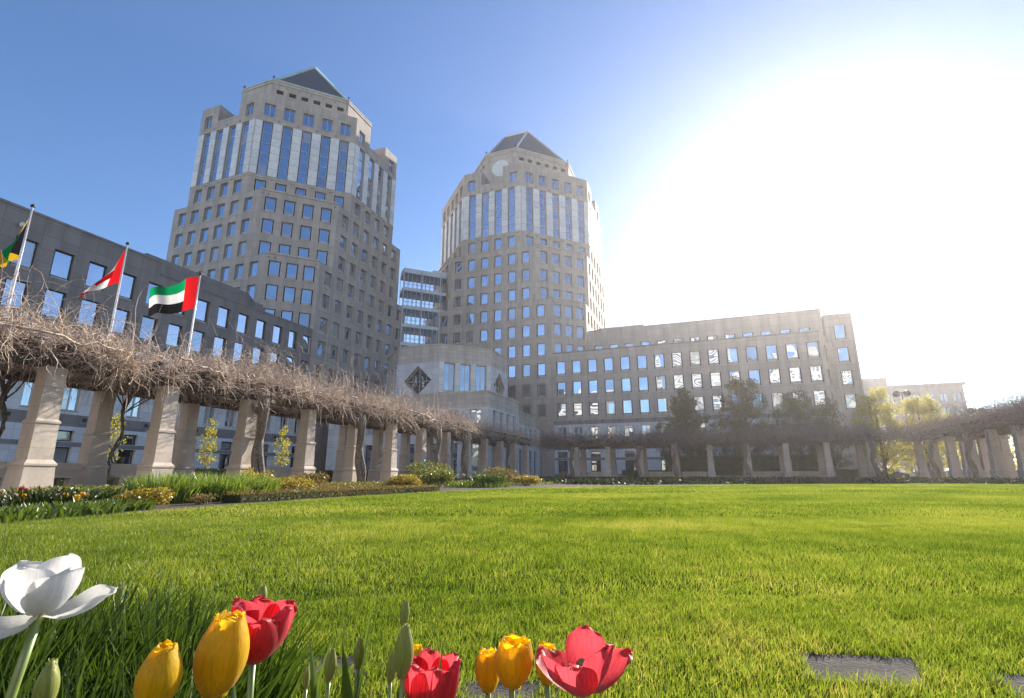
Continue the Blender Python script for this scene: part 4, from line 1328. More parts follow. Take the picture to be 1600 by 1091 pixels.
tree('tall dark tree at the left of the row behind the far pergola', -2.8, 84.0, 13.6, 5.0, 1.6, 'leaf_dark', 30000, 0.2, 'cone', 0.22, limbs=34)
tree('tallest dark tree behind the middle of the far pergola', 5.6, 84.5, 14.9, 4.7, 1.6, 'leaf_dark', 30000, 0.2, 'oval', 0.22, limbs=36)
tree('thin dark tree with bare branches right of the tallest dark tree', 12.4, 84.0, 12.4, 4.1, 1.6, 'leaf_dark', 17000, 0.19, 'oval', 0.2, limbs=34)
tree('bright yellow green tree catching the sun at the corner of the right wing', 21.6, 82.0, 11.8, 3.9, 0.9, 'leaf_spring', 20000, 0.19, 'oval', 0.19, limbs=32)
tree('dark leafing tree in shade just left of the bright yellow green tree', 15.9, 82.5, 10.6, 2.6, 1.2, 'leaf_dark', 9000, 0.2, 'oval', 0.17, limbs=24)  # extra tree; its dark leaves paint the yellow tree's shaded half
tree('rounded yellow green tree under the street lamp', 27.4, 85.0, 10.8, 4.2, 0.8, 'leaf_spring', 20000, 0.19, 'oval', 0.19, limbs=32)
tree('yellow green tree behind the right hand columns', 35.5, 88.0, 8.6, 3.8, 0.7, 'leaf_spring', 15000, 0.2, 'oval', 0.17, limbs=26)
tree('low yellow green tree behind the last columns at right', 42.0, 84.0, 6.8, 3.6, 0.6, 'leaf_spring', 11000, 0.2, 'oval', 0.15, limbs=22)
# slender young trees behind the left colonnade
tree('slender yellow green young tree left of the second column from the left', -33, 20.5, 4.2, 0.55, 1.4, 'leaf_spring', 900, 0.11, 'oval', 0.04, 'tree', 'young trees behind the left colonnade', 10, 'young_tree', 0.28, 'bark')
tree('slender yellow green young tree between the second and third columns', -33, 26.8, 4.4, 0.62, 1.1, 'leaf_spring', 1300, 0.11, 'oval', 0.04, 'tree', 'young trees behind the left colonnade', 12, 'young_tree', 0.3, 'bark')
tree('slender yellow green young tree left of the fourth column', -33, 33.7, 4.4, 0.7, 1.0, 'leaf_spring', 1400, 0.11, 'oval', 0.04, 'tree', 'young trees behind the left colonnade', 12, 'young_tree', 0.3, 'bark')

# clipped dark hedges behind the colonnade
def hedge(label, x0, x1, y0, y1, h, leafm='leaf_hedge', n=6000, size=0.07, grp='clipped hedges behind the columns', name='hedge', cat='hedge'):
    t = thing(name, label, cat, ((x0 + x1) / 2, (y0 + y1) / 2, 0), 0, grp)
    w, d = (x1 - x0) / 2, (y1 - y0) / 2
    core = MB(); core.box(-w + .06, w - .06, -d + .06, d - .06, -0.01, h - 0.07); core.build('branches', M['leaf_hedge'], t)
    P = []
    k = np.array([2 * w * 2 * d, 2 * w * h, 2 * w * h, 2 * d * h, 2 * d * h]); k = (k / k.sum() * n).astype(int)
    u = lambda m_: rng.uniform(-1, 1, m_)
    P.append(np.stack([u(k[0]) * w, u(k[0]) * d, h - rng.uniform(0, .1, k[0])], 1))
    for i, s in ((1, -1), (2, 1)): P.append(np.stack([u(k[i]) * w, s * d * np.ones(k[i]) - s * rng.uniform(0, .1, k[i]), rng.uniform(0.02, h, k[i])], 1))
    for i, s in ((3, -1), (4, 1)): P.append(np.stack([s * w * np.ones(k[i]) - s * rng.uniform(0, .1, k[i]), u(k[i]) * d, rng.uniform(0.02, h, k[i])], 1))
    V, F = leaf_quads(np.concatenate(P), size)
    stuff(add('foliage', np_mesh('foliage', V, F, M[leafm]), t))
hedge('clipped dark hedge seen between the second and third columns', -31.6, -30.2, 16.5, 27.2, 0.95, n=7000)
hedge('clipped dark hedge seen between the third and fourth columns', -31.6, -30.2, 27.8, 38.5, 0.95, n=7000)
hedge('clipped dark hedge seen behind the left colonnade, beyond the fourth column', -31.6, -30.2, 39.2, 60.0, 0.95, n=7000, size=0.1)
hedge('clipped dark hedge behind the benches of the far pergola', -12.0, 18.0, 77.2, 78.8, 1.25, n=9000, size=0.12)
hedge('tall dark hedge under the dark trees behind the far pergola', -6.0, 15.0, 80.0, 82.0, 3.2, 'leaf_dark', n=16000, size=0.24)

# ------------------------------------------------------------------ plants of the bed at left
def strap_clump(label, name, cat, x, y, n, spread, h, w, leafm, grp=None, lean=0.35, k=4, z0=0.0, ellipse=1.0):
    """upright strap leaves growing from a patch of ground"""
    a = rng.uniform(0, 2 * np.pi, n); rr = np.sqrt(rng.uniform(0, 1, n)) * spread
    px, py = rr * np.cos(a), rr * np.sin(a) * ellipse
    hh = h * rng.uniform(0.55, 1.1, n) * (1 - 0.25 * (rr / spread) ** 2)
    la = a + rng.normal(0, 0.9, n); ln = hh * lean * rng.uniform(0.2, 1.5, n) * (0.35 + rr / spread)
    yaw = rng.uniform(0, np.pi, n)
    f = np.linspace(0, 1, k)
    wid = w * rng.uniform(0.7, 1.3, n)[:, None] * (np.array([0.75, 1.0, 0.8, 0.08]) if k == 4 else np.linspace(1, .1, k))[None]
    cx = px[:, None] + np.cos(la)[:, None] * ln[:, None] * f[None] ** 1.8
    cy = py[:, None] + np.sin(la)[:, None] * ln[:, None] * f[None] ** 1.8
    cz = z0 + hh[:, None] * (f[None] - 0.12 * f[None] ** 3)
    Lx = cx - np.cos(yaw)[:, None] * wid / 2; Ly = cy - np.sin(yaw)[:, None] * wid / 2
    Rx = cx + np.cos(yaw)[:, None] * wid / 2; Ry = cy + np.sin(yaw)[:, None] * wid / 2
    V = np.stack([np.stack([Lx, Ly, cz], 2), np.stack([Rx, Ry, cz], 2)], 2).reshape(-1, 3)
    idx = np.arange(n * k * 2).reshape(n, k, 2)
    F = np.stack([idx[:, :-1, 0], idx[:, :-1, 1], idx[:, 1:, 1], idx[:, 1:, 0]], -1).reshape(-1, 4)
    t = thing(name, label, cat, (x, y, 0), 0, grp)
    stuff(add('leaves', np_mesh('leaves', V, F, M[leafm]), t))
    return t

def shrub(label, x, y, w, h, leafm, n, size, grp='shrubs in the flower bed', name='shrub', cat='shrub'):
    t = thing(name, label, cat, (x, y, 0), 0, grp)
    st = MB(); tips = []
    for i in range(12):
        a = i * 2.4; q = (w * 0.75 * math.cos(a) * random.uniform(.3, 1), w * 0.75 * math.sin(a) * random.uniform(.3, 1), h * random.uniform(.45, .95))
        st.tube([(0.1 * math.cos(a), 0.1 * math.sin(a), -0.02), (q[0] * .6, q[1] * .6, q[2] * .5), q], [0.018, 0.012, 0.005], 4)
        tips.append(q)
    st.build('stems', M['bark'], t)
    C = np.concatenate([blob_points(n // len(tips), q, (w * .42, w * .42, h * .3), 0.3) for q in tips])
    C[:, 2] = np.clip(C[:, 2], 0.03, None)
    V, F = leaf_quads(C, size)
    stuff(add('foliage', np_mesh('foliage', V, F, M[leafm]), t))
    return t

strap_clump('dark spiky lily clump behind the far tulips, at the foot of the nearest column', 'lily_clump', 'plant', -9.6, 5.2, 420, 0.8, 0.40, 0.035, 'leaf_hedge', 'leafy clumps in the flower bed', 0.9)
strap_clump('dark spiky lily clump between the two nearest columns', 'lily_clump', 'plant', -10.0, 6.3, 380, 0.7, 0.36, 0.035, 'leaf_bulb', 'leafy clumps in the flower bed', 0.9)
for i, (x, y, s, lb) in enumerate([(-9.75, 7.15, 0.62, 'left end of the tall strap leaved green clump row at the second column'), (-9.6, 8.05, 0.65, 'middle of the tall strap leaved green clump row at the second column'),
                                   (-9.65, 8.95, 0.6, 'right end of the tall strap leaved green clump row at the second column'), (-10.7, 8.3, 0.8, 'strap leaved green clump at the back of the row, against the second column')]):
    strap_clump(lb, 'iris_clump', 'plant', x, y, 1500, s, 0.66, 0.016, 'leaf_iris', 'strap leaved clumps by the second column', 0.28)
strap_clump('tulip leaves at the left edge of the picture beside the lawn', 'tulip_foliage', 'plant', -7.75, 3.75, 420, 0.7, 0.2, 0.035, 'leaf_bulb', 'tulip foliage by the lawn edge', 0.45)
strap_clump('tulip leaves under the red and yellow blooms by the nearest column', 'tulip_foliage', 'plant', -8.1, 4.6, 420, 0.65, 0.2, 0.035, 'leaf_bulb', 'tulip foliage by the lawn edge', 0.45)
strap_clump('tulip leaves under the pale yellow blooms, nearest the yellow shrub', 'tulip_foliage', 'plant', -8.35, 5.35, 380, 0.5, 0.2, 0.035, 'leaf_bulb', 'tulip foliage by the lawn edge', 0.45)
shrub('small yellow green shrub between the far tulips and the strap leaved clumps', -8.6, 5.95, 0.42, 0.26, 'leaf_gold', 1500, 0.05)
shrub('golden shrub left of the third column', -11.4, 10.9, 0.6, 0.62, 'leaf_gold', 1900, 0.055)
shrub('low golden green shrub in front of the third column', -10.9, 11.6, 0.75, 0.42, 'leaf_gold', 2200, 0.05)
shrub('small coral flowering shrub at the foot of the second column', -12.2, 10.0, 0.4, 0.42, 'leaf_brown', 900, 0.045)
shrub('tiny reddish shrub at the lawn edge left of the low hedge', -8.6, 7.0, 0.25, 0.16, 'leaf_brown', 500, 0.035)
for i, (x, y, w, h, m_, lb) in enumerate([(-10.6, 16.8, .75, .45, 'leaf_gold', 'golden green mound left of the pale daffodils'), (-10.2, 18.6, .8, .62, 'leaf_shrub', 'green shrub beside the pale daffodils'),
                                          (-11.8, 20.8, 1.1, .95, 'leaf_shrub', 'tallest green shrub behind the pale daffodils'), (-9.4, 22.0, .8, .5, 'leaf_bulb', 'dark green leafy mound right of the pale daffodils'),
                                          (-9.0, 26.0, .9, .45, 'leaf_gold', 'yellow green mound near the far corner of the lawn'), (-12.5, 14.2, .6, .5, 'leaf_brown', 'reddish brown shrub by the stout leaning trunk'),
                                          (-12.5, 31.0, 1.2, .9, 'leaf_brown', 'dark brown shrub near the shaded corner of the bed')]):
    shrub(lb, x, y, w, h, m_, 2600, 0.06 + 0.02 * h)

# clipped low edging and heath-like ground cover
def edging(label, pts, w, h, leafm, n, size):
    t = thing('low_hedge', label, 'hedge', (0, 0, 0), 0, None)
    P = np.array(pts); seg = np.linalg.norm(np.diff(P, axis=0), axis=1); cum = np.concatenate([[0], np.cumsum(seg)])
    core = MB()
    for i in range(len(P) - 1):
        d = (P[i + 1] - P[i]) / seg[i]; nn = np.array([-d[1], d[0]]) * (w / 2 - .06)
        q = [P[i] - nn, P[i + 1] - nn, P[i + 1] + nn, P[i] + nn]
        core.prism([tuple(v) for v in q], -0.01, h - 0.06)
    core.build('branches', M['leaf_hedge'], t)
    s = rng.uniform(0, cum[-1], n); x = np.interp(s, cum, P[:, 0]); y = np.interp(s, cum, P[:, 1])
    k = np.clip(np.searchsorted(cum, s) - 1, 0, len(seg) - 1); d = (P[k + 1] - P[k]) / seg[k][:, None]
    o = rng.uniform(-1, 1, n); z = h * np.sqrt(np.clip(1 - np.abs(o) ** 5, 0, 1)) * rng.uniform(0.35, 1.08, n) + 0.03 * patch_noise(x, y, 5, 3)
    C = np.stack([x - d[:, 1] * o * w / 2, y + d[:, 0] * o * w / 2, np.clip(z, .02, None)], 1)
    V, F = leaf_quads(C, size)
    stuff(add('foliage', np_mesh('foliage', V, F, M[leafm]), t))
edging('clipped brownish edging hedge along the left edge of the lawn', [(-8.55, 7.6), (-8.6, 9.0), (-8.75, 11.0), (-8.75, 13.5), (-8.65, 15.6)], 0.55, 0.2, 'leaf_brown', 9000, 0.035)

def cover(label, poly, n, h, leafm, size, seed, cat='ground cover'):
    poly_a = np.array(poly); lo, hi = poly_a.min(0), poly_a.max(0)
    x = rng.uniform(lo[0], hi[0], n); y = rng.uniform(lo[1], hi[1], n)
    k = inside_poly(x, y, poly); x, y = x[k], y[k]
    pn = patch_noise(x, y, 1.6, seed); pn2 = patch_noise(x, y, 6.0, seed + 1)
    z = np.clip(h * (0.55 + 0.6 * pn + 0.3 * pn2), 0.03, None) * np.sqrt(rng.uniform(0.02, 1, len(x)))
    V, F = leaf_quads(np.stack([x, y, z], 1), size)
    o = add('ground_cover', np_mesh('ground_cover', V, F, M[leafm]))
    stuff(tag(o, label, cat))
cover('brown heath ground cover filling the bed behind the edging hedge', [(-9.0, 9.5), (-9.1, 16.5), (-12, 18), (-14.5, 15.5), (-12.5, 11.6)], 26000, 0.32, 'leaf_brown', 0.045, 21)
cover('mixed green ground cover at the feet of the left columns', [(-12.4, 8.2), (-13.0, 11.5), (-15, 15.8), (-12.2, 18.6), (-9.5, 24), (-8.0, 30), (-20.5, 36), (-20.5, 8)], 30000, 0.22, 'leaf_shrub', 0.08, 31)
cover('dark green ground cover in the shaded bed before the far pergola', [(-20.5, 36), (-7.5, 30), (-4, 29), (1.3, 34), (6.7, 38), (12.1, 40.5), (21.3, 40.5), (21.3, 69), (-20.5, 69)], 62000, 0.34, 'leaf_hedge', 0.20, 41)
cover('brown twiggy ground cover in the shaded bed before the far pergola', [(-20.5, 50), (21.3, 50), (21.3, 69), (-20.5, 69)], 20000, 0.34, 'leaf_brown', 0.16, 43)
cover('leafy green strip along the right colonnade', [(19.6, 10), (21.3, 10), (21.3, 42), (19.0, 40), (19.8, 30)], 14000, 0.35, 'leaf_hedge', 0.10, 47)

# narrow bulb leaves in the left foreground
def narrow_clump():
    for i, (x, y, n, s, h, lb) in enumerate([(-1.22, 0.52, 1700, 0.30, 0.34, 'dense clump of narrow dark green leaves below the white tulip'),
                                             (-1.02, 0.80, 1200, 0.22, 0.29, 'dense clump of narrow dark green leaves behind the lowest yellow tulip'),
                                             (-1.45, 0.86, 1100, 0.26, 0.28, 'dense clump of narrow dark green leaves at the back, right of the white tulip'),
                                             (-0.80, 0.52, 1000, 0.19, 0.27, 'dense clump of narrow dark green leaves around the large yellow tulip stem')]):
        strap_clump(lb, 'bulb_foliage', 'plant', x, y, n, s, h, 0.0062, 'leaf_narrow', 'narrow leaved clumps in the foreground', 0.30, z0=0.0)
narrow_clump()

# ------------------------------------------------------------------ tulips
M['petal_white'] = mat_petal('white_petal', (0.80, 0.78, 0.76), (0.78, 0.76, 0.66), trans=0.5, streak=0.14)
M['petal_yellow'] = mat_petal('yellow_petal', (0.93, 0.62, 0.008), (0.93, 0.66, 0.03), trans=0.6, streak=0.24)
M['petal_red'] = mat_petal('coral_red_petal', (0.80, 0.075, 0.10), (0.90, 0.40, 0.38), trans=0.66, streak=0.4)
M['bud'] = mat_petal('green_bud', (0.30, 0.33, 0.07), (0.38, 0.32, 0.11), trans=0.3, streak=0.25)
M['stem'] = mat_leaf('tulip_stem', (0.16, 0.22, 0.05), (0.20, 0.26, 0.06), trans=0.12, gloss=0.08)
M['petal_cream'] = mat_petal('cream_petal', (0.85, 0.70, 0.42), (0.85, 0.78, 0.6), trans=0.45, streak=0.08)

def petal_mesh(Rm, H, top, width, curl, matn, nu=11, nv=16, seed=0, point=0.0):
    """one cupped petal round the +X axis; Rm belly radius, top = radius at the lip / Rm"""
    r = np.random.default_rng(seed)
    wob = r.uniform(-1, 1, 4)
    V = []; F = []
    for j in range(nv):
        t = math.sin(0.5 * math.pi * j / (nv - 1))
        belly = math.sin(math.pi * min(1.0, 0.10 + 0.62 * t)) ** 0.75
        rad = Rm * (belly * (1 - t ** 2.2) + top * t ** 2.2 + 0.02)
        if j == 0: rad = Rm * 0.16
        z = H * (t ** 0.9) * (1 - 0.10 * curl * t * t)
        wfac = (math.sin(math.pi * min(1, 0.14 + 0.60 * t)) ** 0.85) * (1 - t ** 8) ** 0.5
        if point: wfac *= (1 - point * t ** 2.5)
        for i in range(nu):
            s = 2 * i / (nu - 1) - 1
            half = width * wfac
            belly_r = max(rad, Rm * 0.42)
            ang = s * half / belly_r
            ang = max(-1.35, min(1.35, ang))
            rr = rad + 0.06 * Rm * s * s * t * (wob[0]) + 0.05 * Rm * math.sin(3 * s + wob[1] * 3) * t * t + (0.13 if matn == 'petal_red' else 0.03) * Rm * math.sin(6.5 * s + wob[3] * 4) * t ** 3
            off = rad - belly_r
            zz = z - 0.05 * H * s * s * t * t * (1.0 if not point else 0.2) + 0.02 * H * math.sin(2.2 * s + wob[2] * 3) * t ** 4
            V.append((off + belly_r * math.cos(ang) + (rr - rad) * math.cos(ang), (belly_r + rr - rad) * math.sin(ang), zz))
    for j in range(nv - 1):
        for i in range(nu - 1):
            a = j * nu + i
            F.append((a, a + 1, a + nu + 1, a + nu))
    me = bpy.data.meshes.new('petal'); me.from_pydata(V, [], F); me.materials.append(M[matn])
    me.polygons.foreach_set("use_smooth", [True] * len(me.polygons)); me.update()
    return me

_leafm = {}
def tulip_leaf(L, w, bend, seed):
    r = np.random.default_rng(seed); V = []; F = []
    n = 12
    for j in range(n):
        t = j / (n - 1)
        wd = w * math.sin(math.pi * min(1, 0.22 + 0.78 * t)) ** 0.7 * (1 - t ** 4) ** 0.6 + 0.0005
        x = bend * L * t ** 2; z = L * (t - 0.22 * bend * t ** 2.5)
        tw = 0.5 * math.sin(2.5 * t + seed)
        for s in (-1, -0.5, 0, 0.5, 1):
            fold = 0.35 * wd * abs(s)
            V.append((x - fold * 0.6 + s * wd / 2 * math.sin(tw), s * wd / 2 * math.cos(tw), z + fold * 0.25))
    for j in range(n - 1):
        for i in range(4):
            a = j * 5 + i; F.append((a, a + 1, a + 6, a + 5))
    me = bpy.data.meshes.new('leaf'); me.from_pydata(V, [], F); me.materials.append(M['leaf_bulb'])
    me.polygons.foreach_set("use_smooth", [True] * len(me.polygons)); me.update()
    return me

def tulip(label, base, head, tilt, petals, Rm, H, matn, top, width, curl=0.0, leaves=(), grp='tulips in the foreground', rz=0.0, tilts=None, stem_r=0.0038, point=0.0, name='tulip', spread=0.0):
    """base: (x, y) at the soil, head: point where the stem meets the flower, tilt: (rx, ry) of the bloom"""
    t = thing(name, label, 'tulip', (base[0], base[1], 0.0), 0, grp)
    hx, hy, hz = head[0] - base[0], head[1] - base[1], head[2]
    st = MB(); pts = []
    for f in np.linspace(0, 1, 8):
        pts.append((hx * f ** 1.6, hy * f ** 1.6, hz * f))
    st.tube(pts, [stem_r * (1.15 - 0.25 * f) for f in np.linspace(0, 1, 8)], 8)
    st.build('stem', M['stem'], t, smooth=True)
    for i in range(petals):
        inner = i % 2
        me = petal_mesh(Rm * (0.93 if inner else 1.0), H * (0.985 if inner else 1.0), top, width, curl, matn, seed=hash((label, i)) % 9999 if False else (len(label) * 13 + i * 7), point=point)
        o = add('petal', me, t, (hx, hy, hz))
        a = rz + i * 2 * math.pi / petals
        tl = (tilts[i] if tilts else spread + random.uniform(-0.05, 0.05))
        from mathutils import Matrix
        m_ = Matrix.Rotation(tilt[0], 4, 'X') @ Matrix.Rotation(tilt[1], 4, 'Y') @ Matrix.Rotation(a, 4, 'Z') @ Matrix.Rotation(tl, 4, 'Y')
        o.rotation_euler = m_.to_euler()
    for (az, L, w, bend) in leaves:
        o = add('leaf', tulip_leaf(L, w, bend, int(az * 10) % 17), t, (0, 0, 0.0), az)
    if petals >= 6 and (tilts or spread > 0.2):
        pi_ = MB(); pi_.lathe([(0.004, 0.0), (0.0055, 0.012), (0.004, 0.022), (0.007, 0.026), (0.003, 0.03)], 8)
        pi_.build('pistil', M['stem'], t, (hx, hy, hz), smooth=True)
    return t

# the big foreground blooms
tulip('large white wide open tulip at the left edge of the foreground', (-0.60, 0.30), (-0.615, 0.345, 0.372), (0.10, 0.05), 6, 0.026, 0.054, 'petal_white', 0.95, 0.028,
      leaves=[(2.0, 0.22, 0.035, 0.3)], tilts=[0.95, 0.22, 0.32, 1.34, 0.10, 0.26], rz=1.05, stem_r=0.0045)
tulip('yellow closed tulip cut off by the bottom edge, lowest at left', (-0.46, 0.34), (-0.468, 0.362, 0.302), (0.0, 0.12), 6, 0.0205, 0.055, 'petal_yellow', 0.36, 0.026, rz=0.5)
tulip('large yellow closed tulip in front of the left red tulip', (-0.45, 0.40), (-0.461, 0.418, 0.296), (0.0, 0.10), 6, 0.0265, 0.074, 'petal_yellow', 0.36, 0.034, leaves=[(0.5, 0.24, 0.03, 0.35), (3.6, 0.2, 0.03, 0.3)], rz=0.9)
tulip('coral red tulip behind the large yellow tulip at left', (-0.46, 0.47), (-0.482, 0.482, 0.305), (0.05, 0.16), 6, 0.029, 0.066, 'petal_red', 0.9, 0.031, curl=0.4, leaves=[(0.3, 0.33, 0.026, 0.16), (2.8, 0.30, 0.024, 0.2), (4.6, 0.31, 0.022, 0.12)], rz=0.3, tilts=[0.05, 0.22, 0.30, 0.10, 0.02, 0.2])
tulip('coral red tulip cut off by the bottom edge among the green buds', (-0.295, 0.535), (-0.30, 0.55, 0.247), (0.0, 0.04), 6, 0.026, 0.066, 'petal_red', 0.85, 0.028, leaves=[(0.0, 0.335, 0.018, 0.05), (3.3, 0.29, 0.024, 0.2)], rz=0.1, spread=0.10)
tulip('yellow cup tulip, left one of the three beside the open red tulip', (-0.265, 0.63), (-0.272, 0.642, 0.248), (0.0, 0.0), 6, 0.0175, 0.046, 'petal_yellow', 0.62, 0.022, rz=0.7)
tulip('largest yellow cup tulip, middle one of the three beside the open red tulip', (-0.225, 0.60), (-0.232, 0.617, 0.266), (0.0, 0.08), 6, 0.0235, 0.052, 'petal_yellow', 0.64, 0.029, rz=0.2, leaves=[(1.0, 0.18, 0.025, 0.3)])
tulip('yellow cup tulip, right one of the three, tucked behind the open red tulip', (-0.215, 0.71), (-0.222, 0.722, 0.236), (0.0, 0.0), 6, 0.0175, 0.048, 'petal_yellow', 0.6, 0.022, rz=0.4)
tulip('wide open coral red tulip, rightmost in the foreground', (-0.15, 0.595), (-0.148, 0.61, 0.276), (0.04, 0.0), 6, 0.030, 0.062, 'petal_red', 1.12, 0.027, curl=0.6, rz=0.55, tilts=[0.50, 0.12, 0.66, 0.30, 0.36, 0.10], leaves=[(4.0, 0.2, 0.03, 0.3)])
tulip('small yellow tulip hidden behind the large green bud', (-0.455, 0.775), (-0.458, 0.79, 0.204), (0, 0), 6, 0.013, 0.036, 'petal_yellow', 0.5, 0.015)
# buds
for lb, bx, by, hx, hy, z, Rm, H, lv in [
    ('small slender green tulip bud standing highest in the middle', -0.47, 0.77, -0.478, 0.78, 0.268, 0.0085, 0.038, []),
    ('large plump green tulip bud left of the bottom red tulip', -0.315, 0.51, -0.317, 0.52, 0.296, 0.0120, 0.052, [(1.8, 0.22, 0.03, 0.12)]),
    ('reddish green tulip bud just left of the large plump bud', -0.435, 0.68, -0.440, 0.69, 0.222, 0.0095, 0.040, []),
    ('green tulip bud above the broad twin leaves', -0.475, 0.66, -0.480, 0.67, 0.240, 0.0085, 0.040, [(0.4, 0.315, 0.032, 0.05), (1.3, 0.325, 0.030, 0.06), (2.9, 0.285, 0.028, 0.12), (4.4, 0.30, 0.028, 0.1)]),
    ('green tulip bud, second from the left in the bud row', -0.515, 0.65, -0.520, 0.66, 0.222, 0.0095, 0.044, [(3.0, 0.29, 0.022, 0.15)]),
    ('tip of a green tulip bud rising behind the left red tulip', -0.69, 0.69, -0.695, 0.70, 0.298, 0.0080, 0.030, []),
    ('pale green tulip bud at the bottom left corner', -0.55, 0.31, -0.552, 0.326, 0.303, 0.0105, 0.042, [(2.2, 0.25, 0.03, 0.15)]),
    ('thin dark bud beside a curled leaf, leftmost of the bud row', -0.545, 0.64, -0.55, 0.65, 0.212, 0.0055, 0.034, [(0.8, 0.29, 0.022, 0.12)])]:
    tulip(lb, (bx, by), (hx, hy, z), (random.uniform(-.06, .06), random.uniform(-.05, .1)), 3, Rm, H, 'bud', 0.18, Rm * 1.75, grp='tulip buds in the foreground', point=0.35, leaves=lv, name='tulip_bud', stem_r=0.0030)

# tulips at the far edge of the bed, and the pale daffodils further along
def small_tulip(label, x, y, z, matn, grp, s=1.0, cat='tulip', name='tulip'):
    t = thing(name, label, cat, (x, y, 0), 0, grp)
    st = MB(); st.tube([(0, 0, 0), (0.01, 0, z * .5), (0.015, 0.01, z)], [0.006, 0.005, 0.005], 5); st.build('stem', M['stem'], t)
    me = petal_mesh(0.030 * s, 0.068 * s, 0.62, 0.031 * s, 0, matn, 5, 6, 3)
    for i in range(6):
        add('petal', me, t, (0.015, 0.01, z), i * math.pi / 3 + 0.2)
    for a in (0.6, 3.4):
        add('leaf', _leafm.setdefault('s', tulip_leaf(0.26, 0.05, 0.3, 3)), t, (0, 0, 0), a)
FT = [(-10.25, 5.12, 0.25, 'petal_red', 'red tulip at the foot of the nearest column'), (-9.51, 4.76, 0.16, 'petal_yellow', 'left of two touching orange yellow tulips below the red one'),
      (-9.46, 4.78, 0.16, 'petal_yellow', 'right of two touching orange yellow tulips below the red one'), (-9.58, 4.73, 0.18, 'petal_cream', 'cream tulip left of the touching orange yellow pair'),
      (-10.17, 5.15, 0.23, 'petal_red', 'small dark red tulip right of the red one by the nearest column'),
      (-9.45, 5.21, 0.21, 'petal_cream', 'upper cream tulip left of the large pale yellow tulip'), (-9.23, 5.08, 0.17, 'petal_cream', 'lower cream tulip left of the large pale yellow tulip'),
      (-9.12, 5.12, 0.17, 'petal_yellow', 'large pale yellow tulip right of the nearest column'), (-9.23, 5.29, 0.19, 'petal_cream', 'cream tulip between the pale yellow and orange yellow tulips'),
      (-8.61, 4.99, 0.15, 'petal_yellow', 'low orange yellow tulip near the small yellow shrub'), (-8.88, 5.21, 0.18, 'petal_yellow', 'orange yellow tulip, second from the right in the far bed'),
      (-8.92, 5.30, 0.18, 'petal_cream', 'cream tulip, rightmost in the far bed'), (-10.27, 4.90, 0.23, 'petal_cream', 'white tulip at the very left edge of the far bed'),
      (-10.58, 5.53, 0.28, 'petal_cream', 'white tulip above the dark spiky lily clump')]
for x, y, z, m_, lb in FT:
    small_tulip(lb, x, y, z, m_, 'tulips by the lawn edge at left', 1.25 if m_ != 'petal_cream' else 1.05)
small_tulip('single white tulip in front of the low golden shrub', -9.6, 9.55, .2, 'petal_cream', 'tulips by the lawn edge at left', 1.0)
DF = [(-10.6, 19.6), (-10.4, 20.1), (-10.3, 20.6), (-10.1, 20.9), (-10.0, 21.3), (-9.8, 21.7), (-9.7, 22.1), (-9.9, 22.6), (-9.5, 22.9), (-9.4, 23.4), (-9.3, 23.9), (-10.5, 21.6), (-10.2, 22.4), (-9.2, 24.5)]
for x, y in DF:
    small_tulip('pale cream daffodil in the drift near the middle of the left colonnade', x, y, random.uniform(.35, .5), 'petal_cream', 'pale daffodils by the green shrubs', 1.5, 'daffodil', 'daffodil')
strap_clump('daffodil leaves under the pale cream blooms', 'daffodil_foliage', 'plant', -9.9, 21.8, 700, 1.5, 0.36, 0.03, 'leaf_bulb', None, 0.4)

# far drifts of yellow daffodils, a few pixels each, read as a mass
def drift(label, x0, x1, y0, y1, n, matn):
    x = rng.uniform(x0, x1, n); y = rng.uniform(y0, y1, n); z = rng.uniform(0.35, 0.52, n)
    V, F = leaf_quads(np.stack([x, y, z], 1), 0.09, aspect=1.0)
    s, sf = tubes_np(np.stack([np.stack([x, y, z * 0], 1), np.stack([x, y, z * .5], 1), np.stack([x, y, z], 1)], 1), np.full((n, 3), 0.008), 3)
    me = np_mesh('flower_drift', np.concatenate([V, s]), [F, sf + len(V)], [M[matn]])
    stuff(tag(add('flower_drift', me), label, 'daffodils'))
drift('yellow daffodil drift before the left part of the far pergola', -15.5, -10.0, 66.5, 69.0, 170, 'petal_cream')
drift('orange daffodil drift before the benches of the far pergola', -8.0, -4.0, 66.5, 69.0, 120, 'petal_yellow')
drift('yellow daffodil drift right of the benches of the far pergola', 0.5, 6.5, 66.5, 69.0, 190, 'petal_cream')
drift('coral tulip drift before the right part of the far pergola', 9.0, 13.0, 66.0, 69.0, 120, 'petal_red')
drift('pale flowers in the bed at the right edge', 20.0, 21.3, 36.0, 46.0, 60, 'petal_cream')
# ------------------------------------------------------------------ flags and poles
def pole(label, x, y, h):
    t = thing('flagpole', label, 'flagpole', (x, y, 0), 0, 'flagpoles behind the left colonnade')
    p = MB(); p.tube([(0, 0, 0), (0, 0, h * .4), (0, 0, h * .8), (0, 0, h)], [0.085, 0.08, 0.055, 0.04], 10)
    p.build('shaft', M['pole'], t, smooth=True)
    f = MB(); f.lathe([(0.03, h - 0.01), (0.09, h + 0.02), (0.10, h + 0.08), (0.06, h + 0.15), (0.01, h + 0.17)], 10); f.build('finial', M['bronze'], t, smooth=True)
    b_ = MB(); b_.lathe([(0.22, 0), (0.22, 0.06), (0.11, 0.14), (0.09, 0.2)], 12); b_.build('base', M['pole'], t, smooth=True)
    r_ = MB(); r_.tube([(0.09, 0, 1.2), (0.1, 0.01, h * .5), (0.07, 0, h - .1)], 0.008, 4); r_.build('halyard', M['steel_white'], t)
M['pole'] = mat_plain('pale_pole', (0.72, 0.70, 0.68), rough=0.3, metal=0.5, var=0.05)

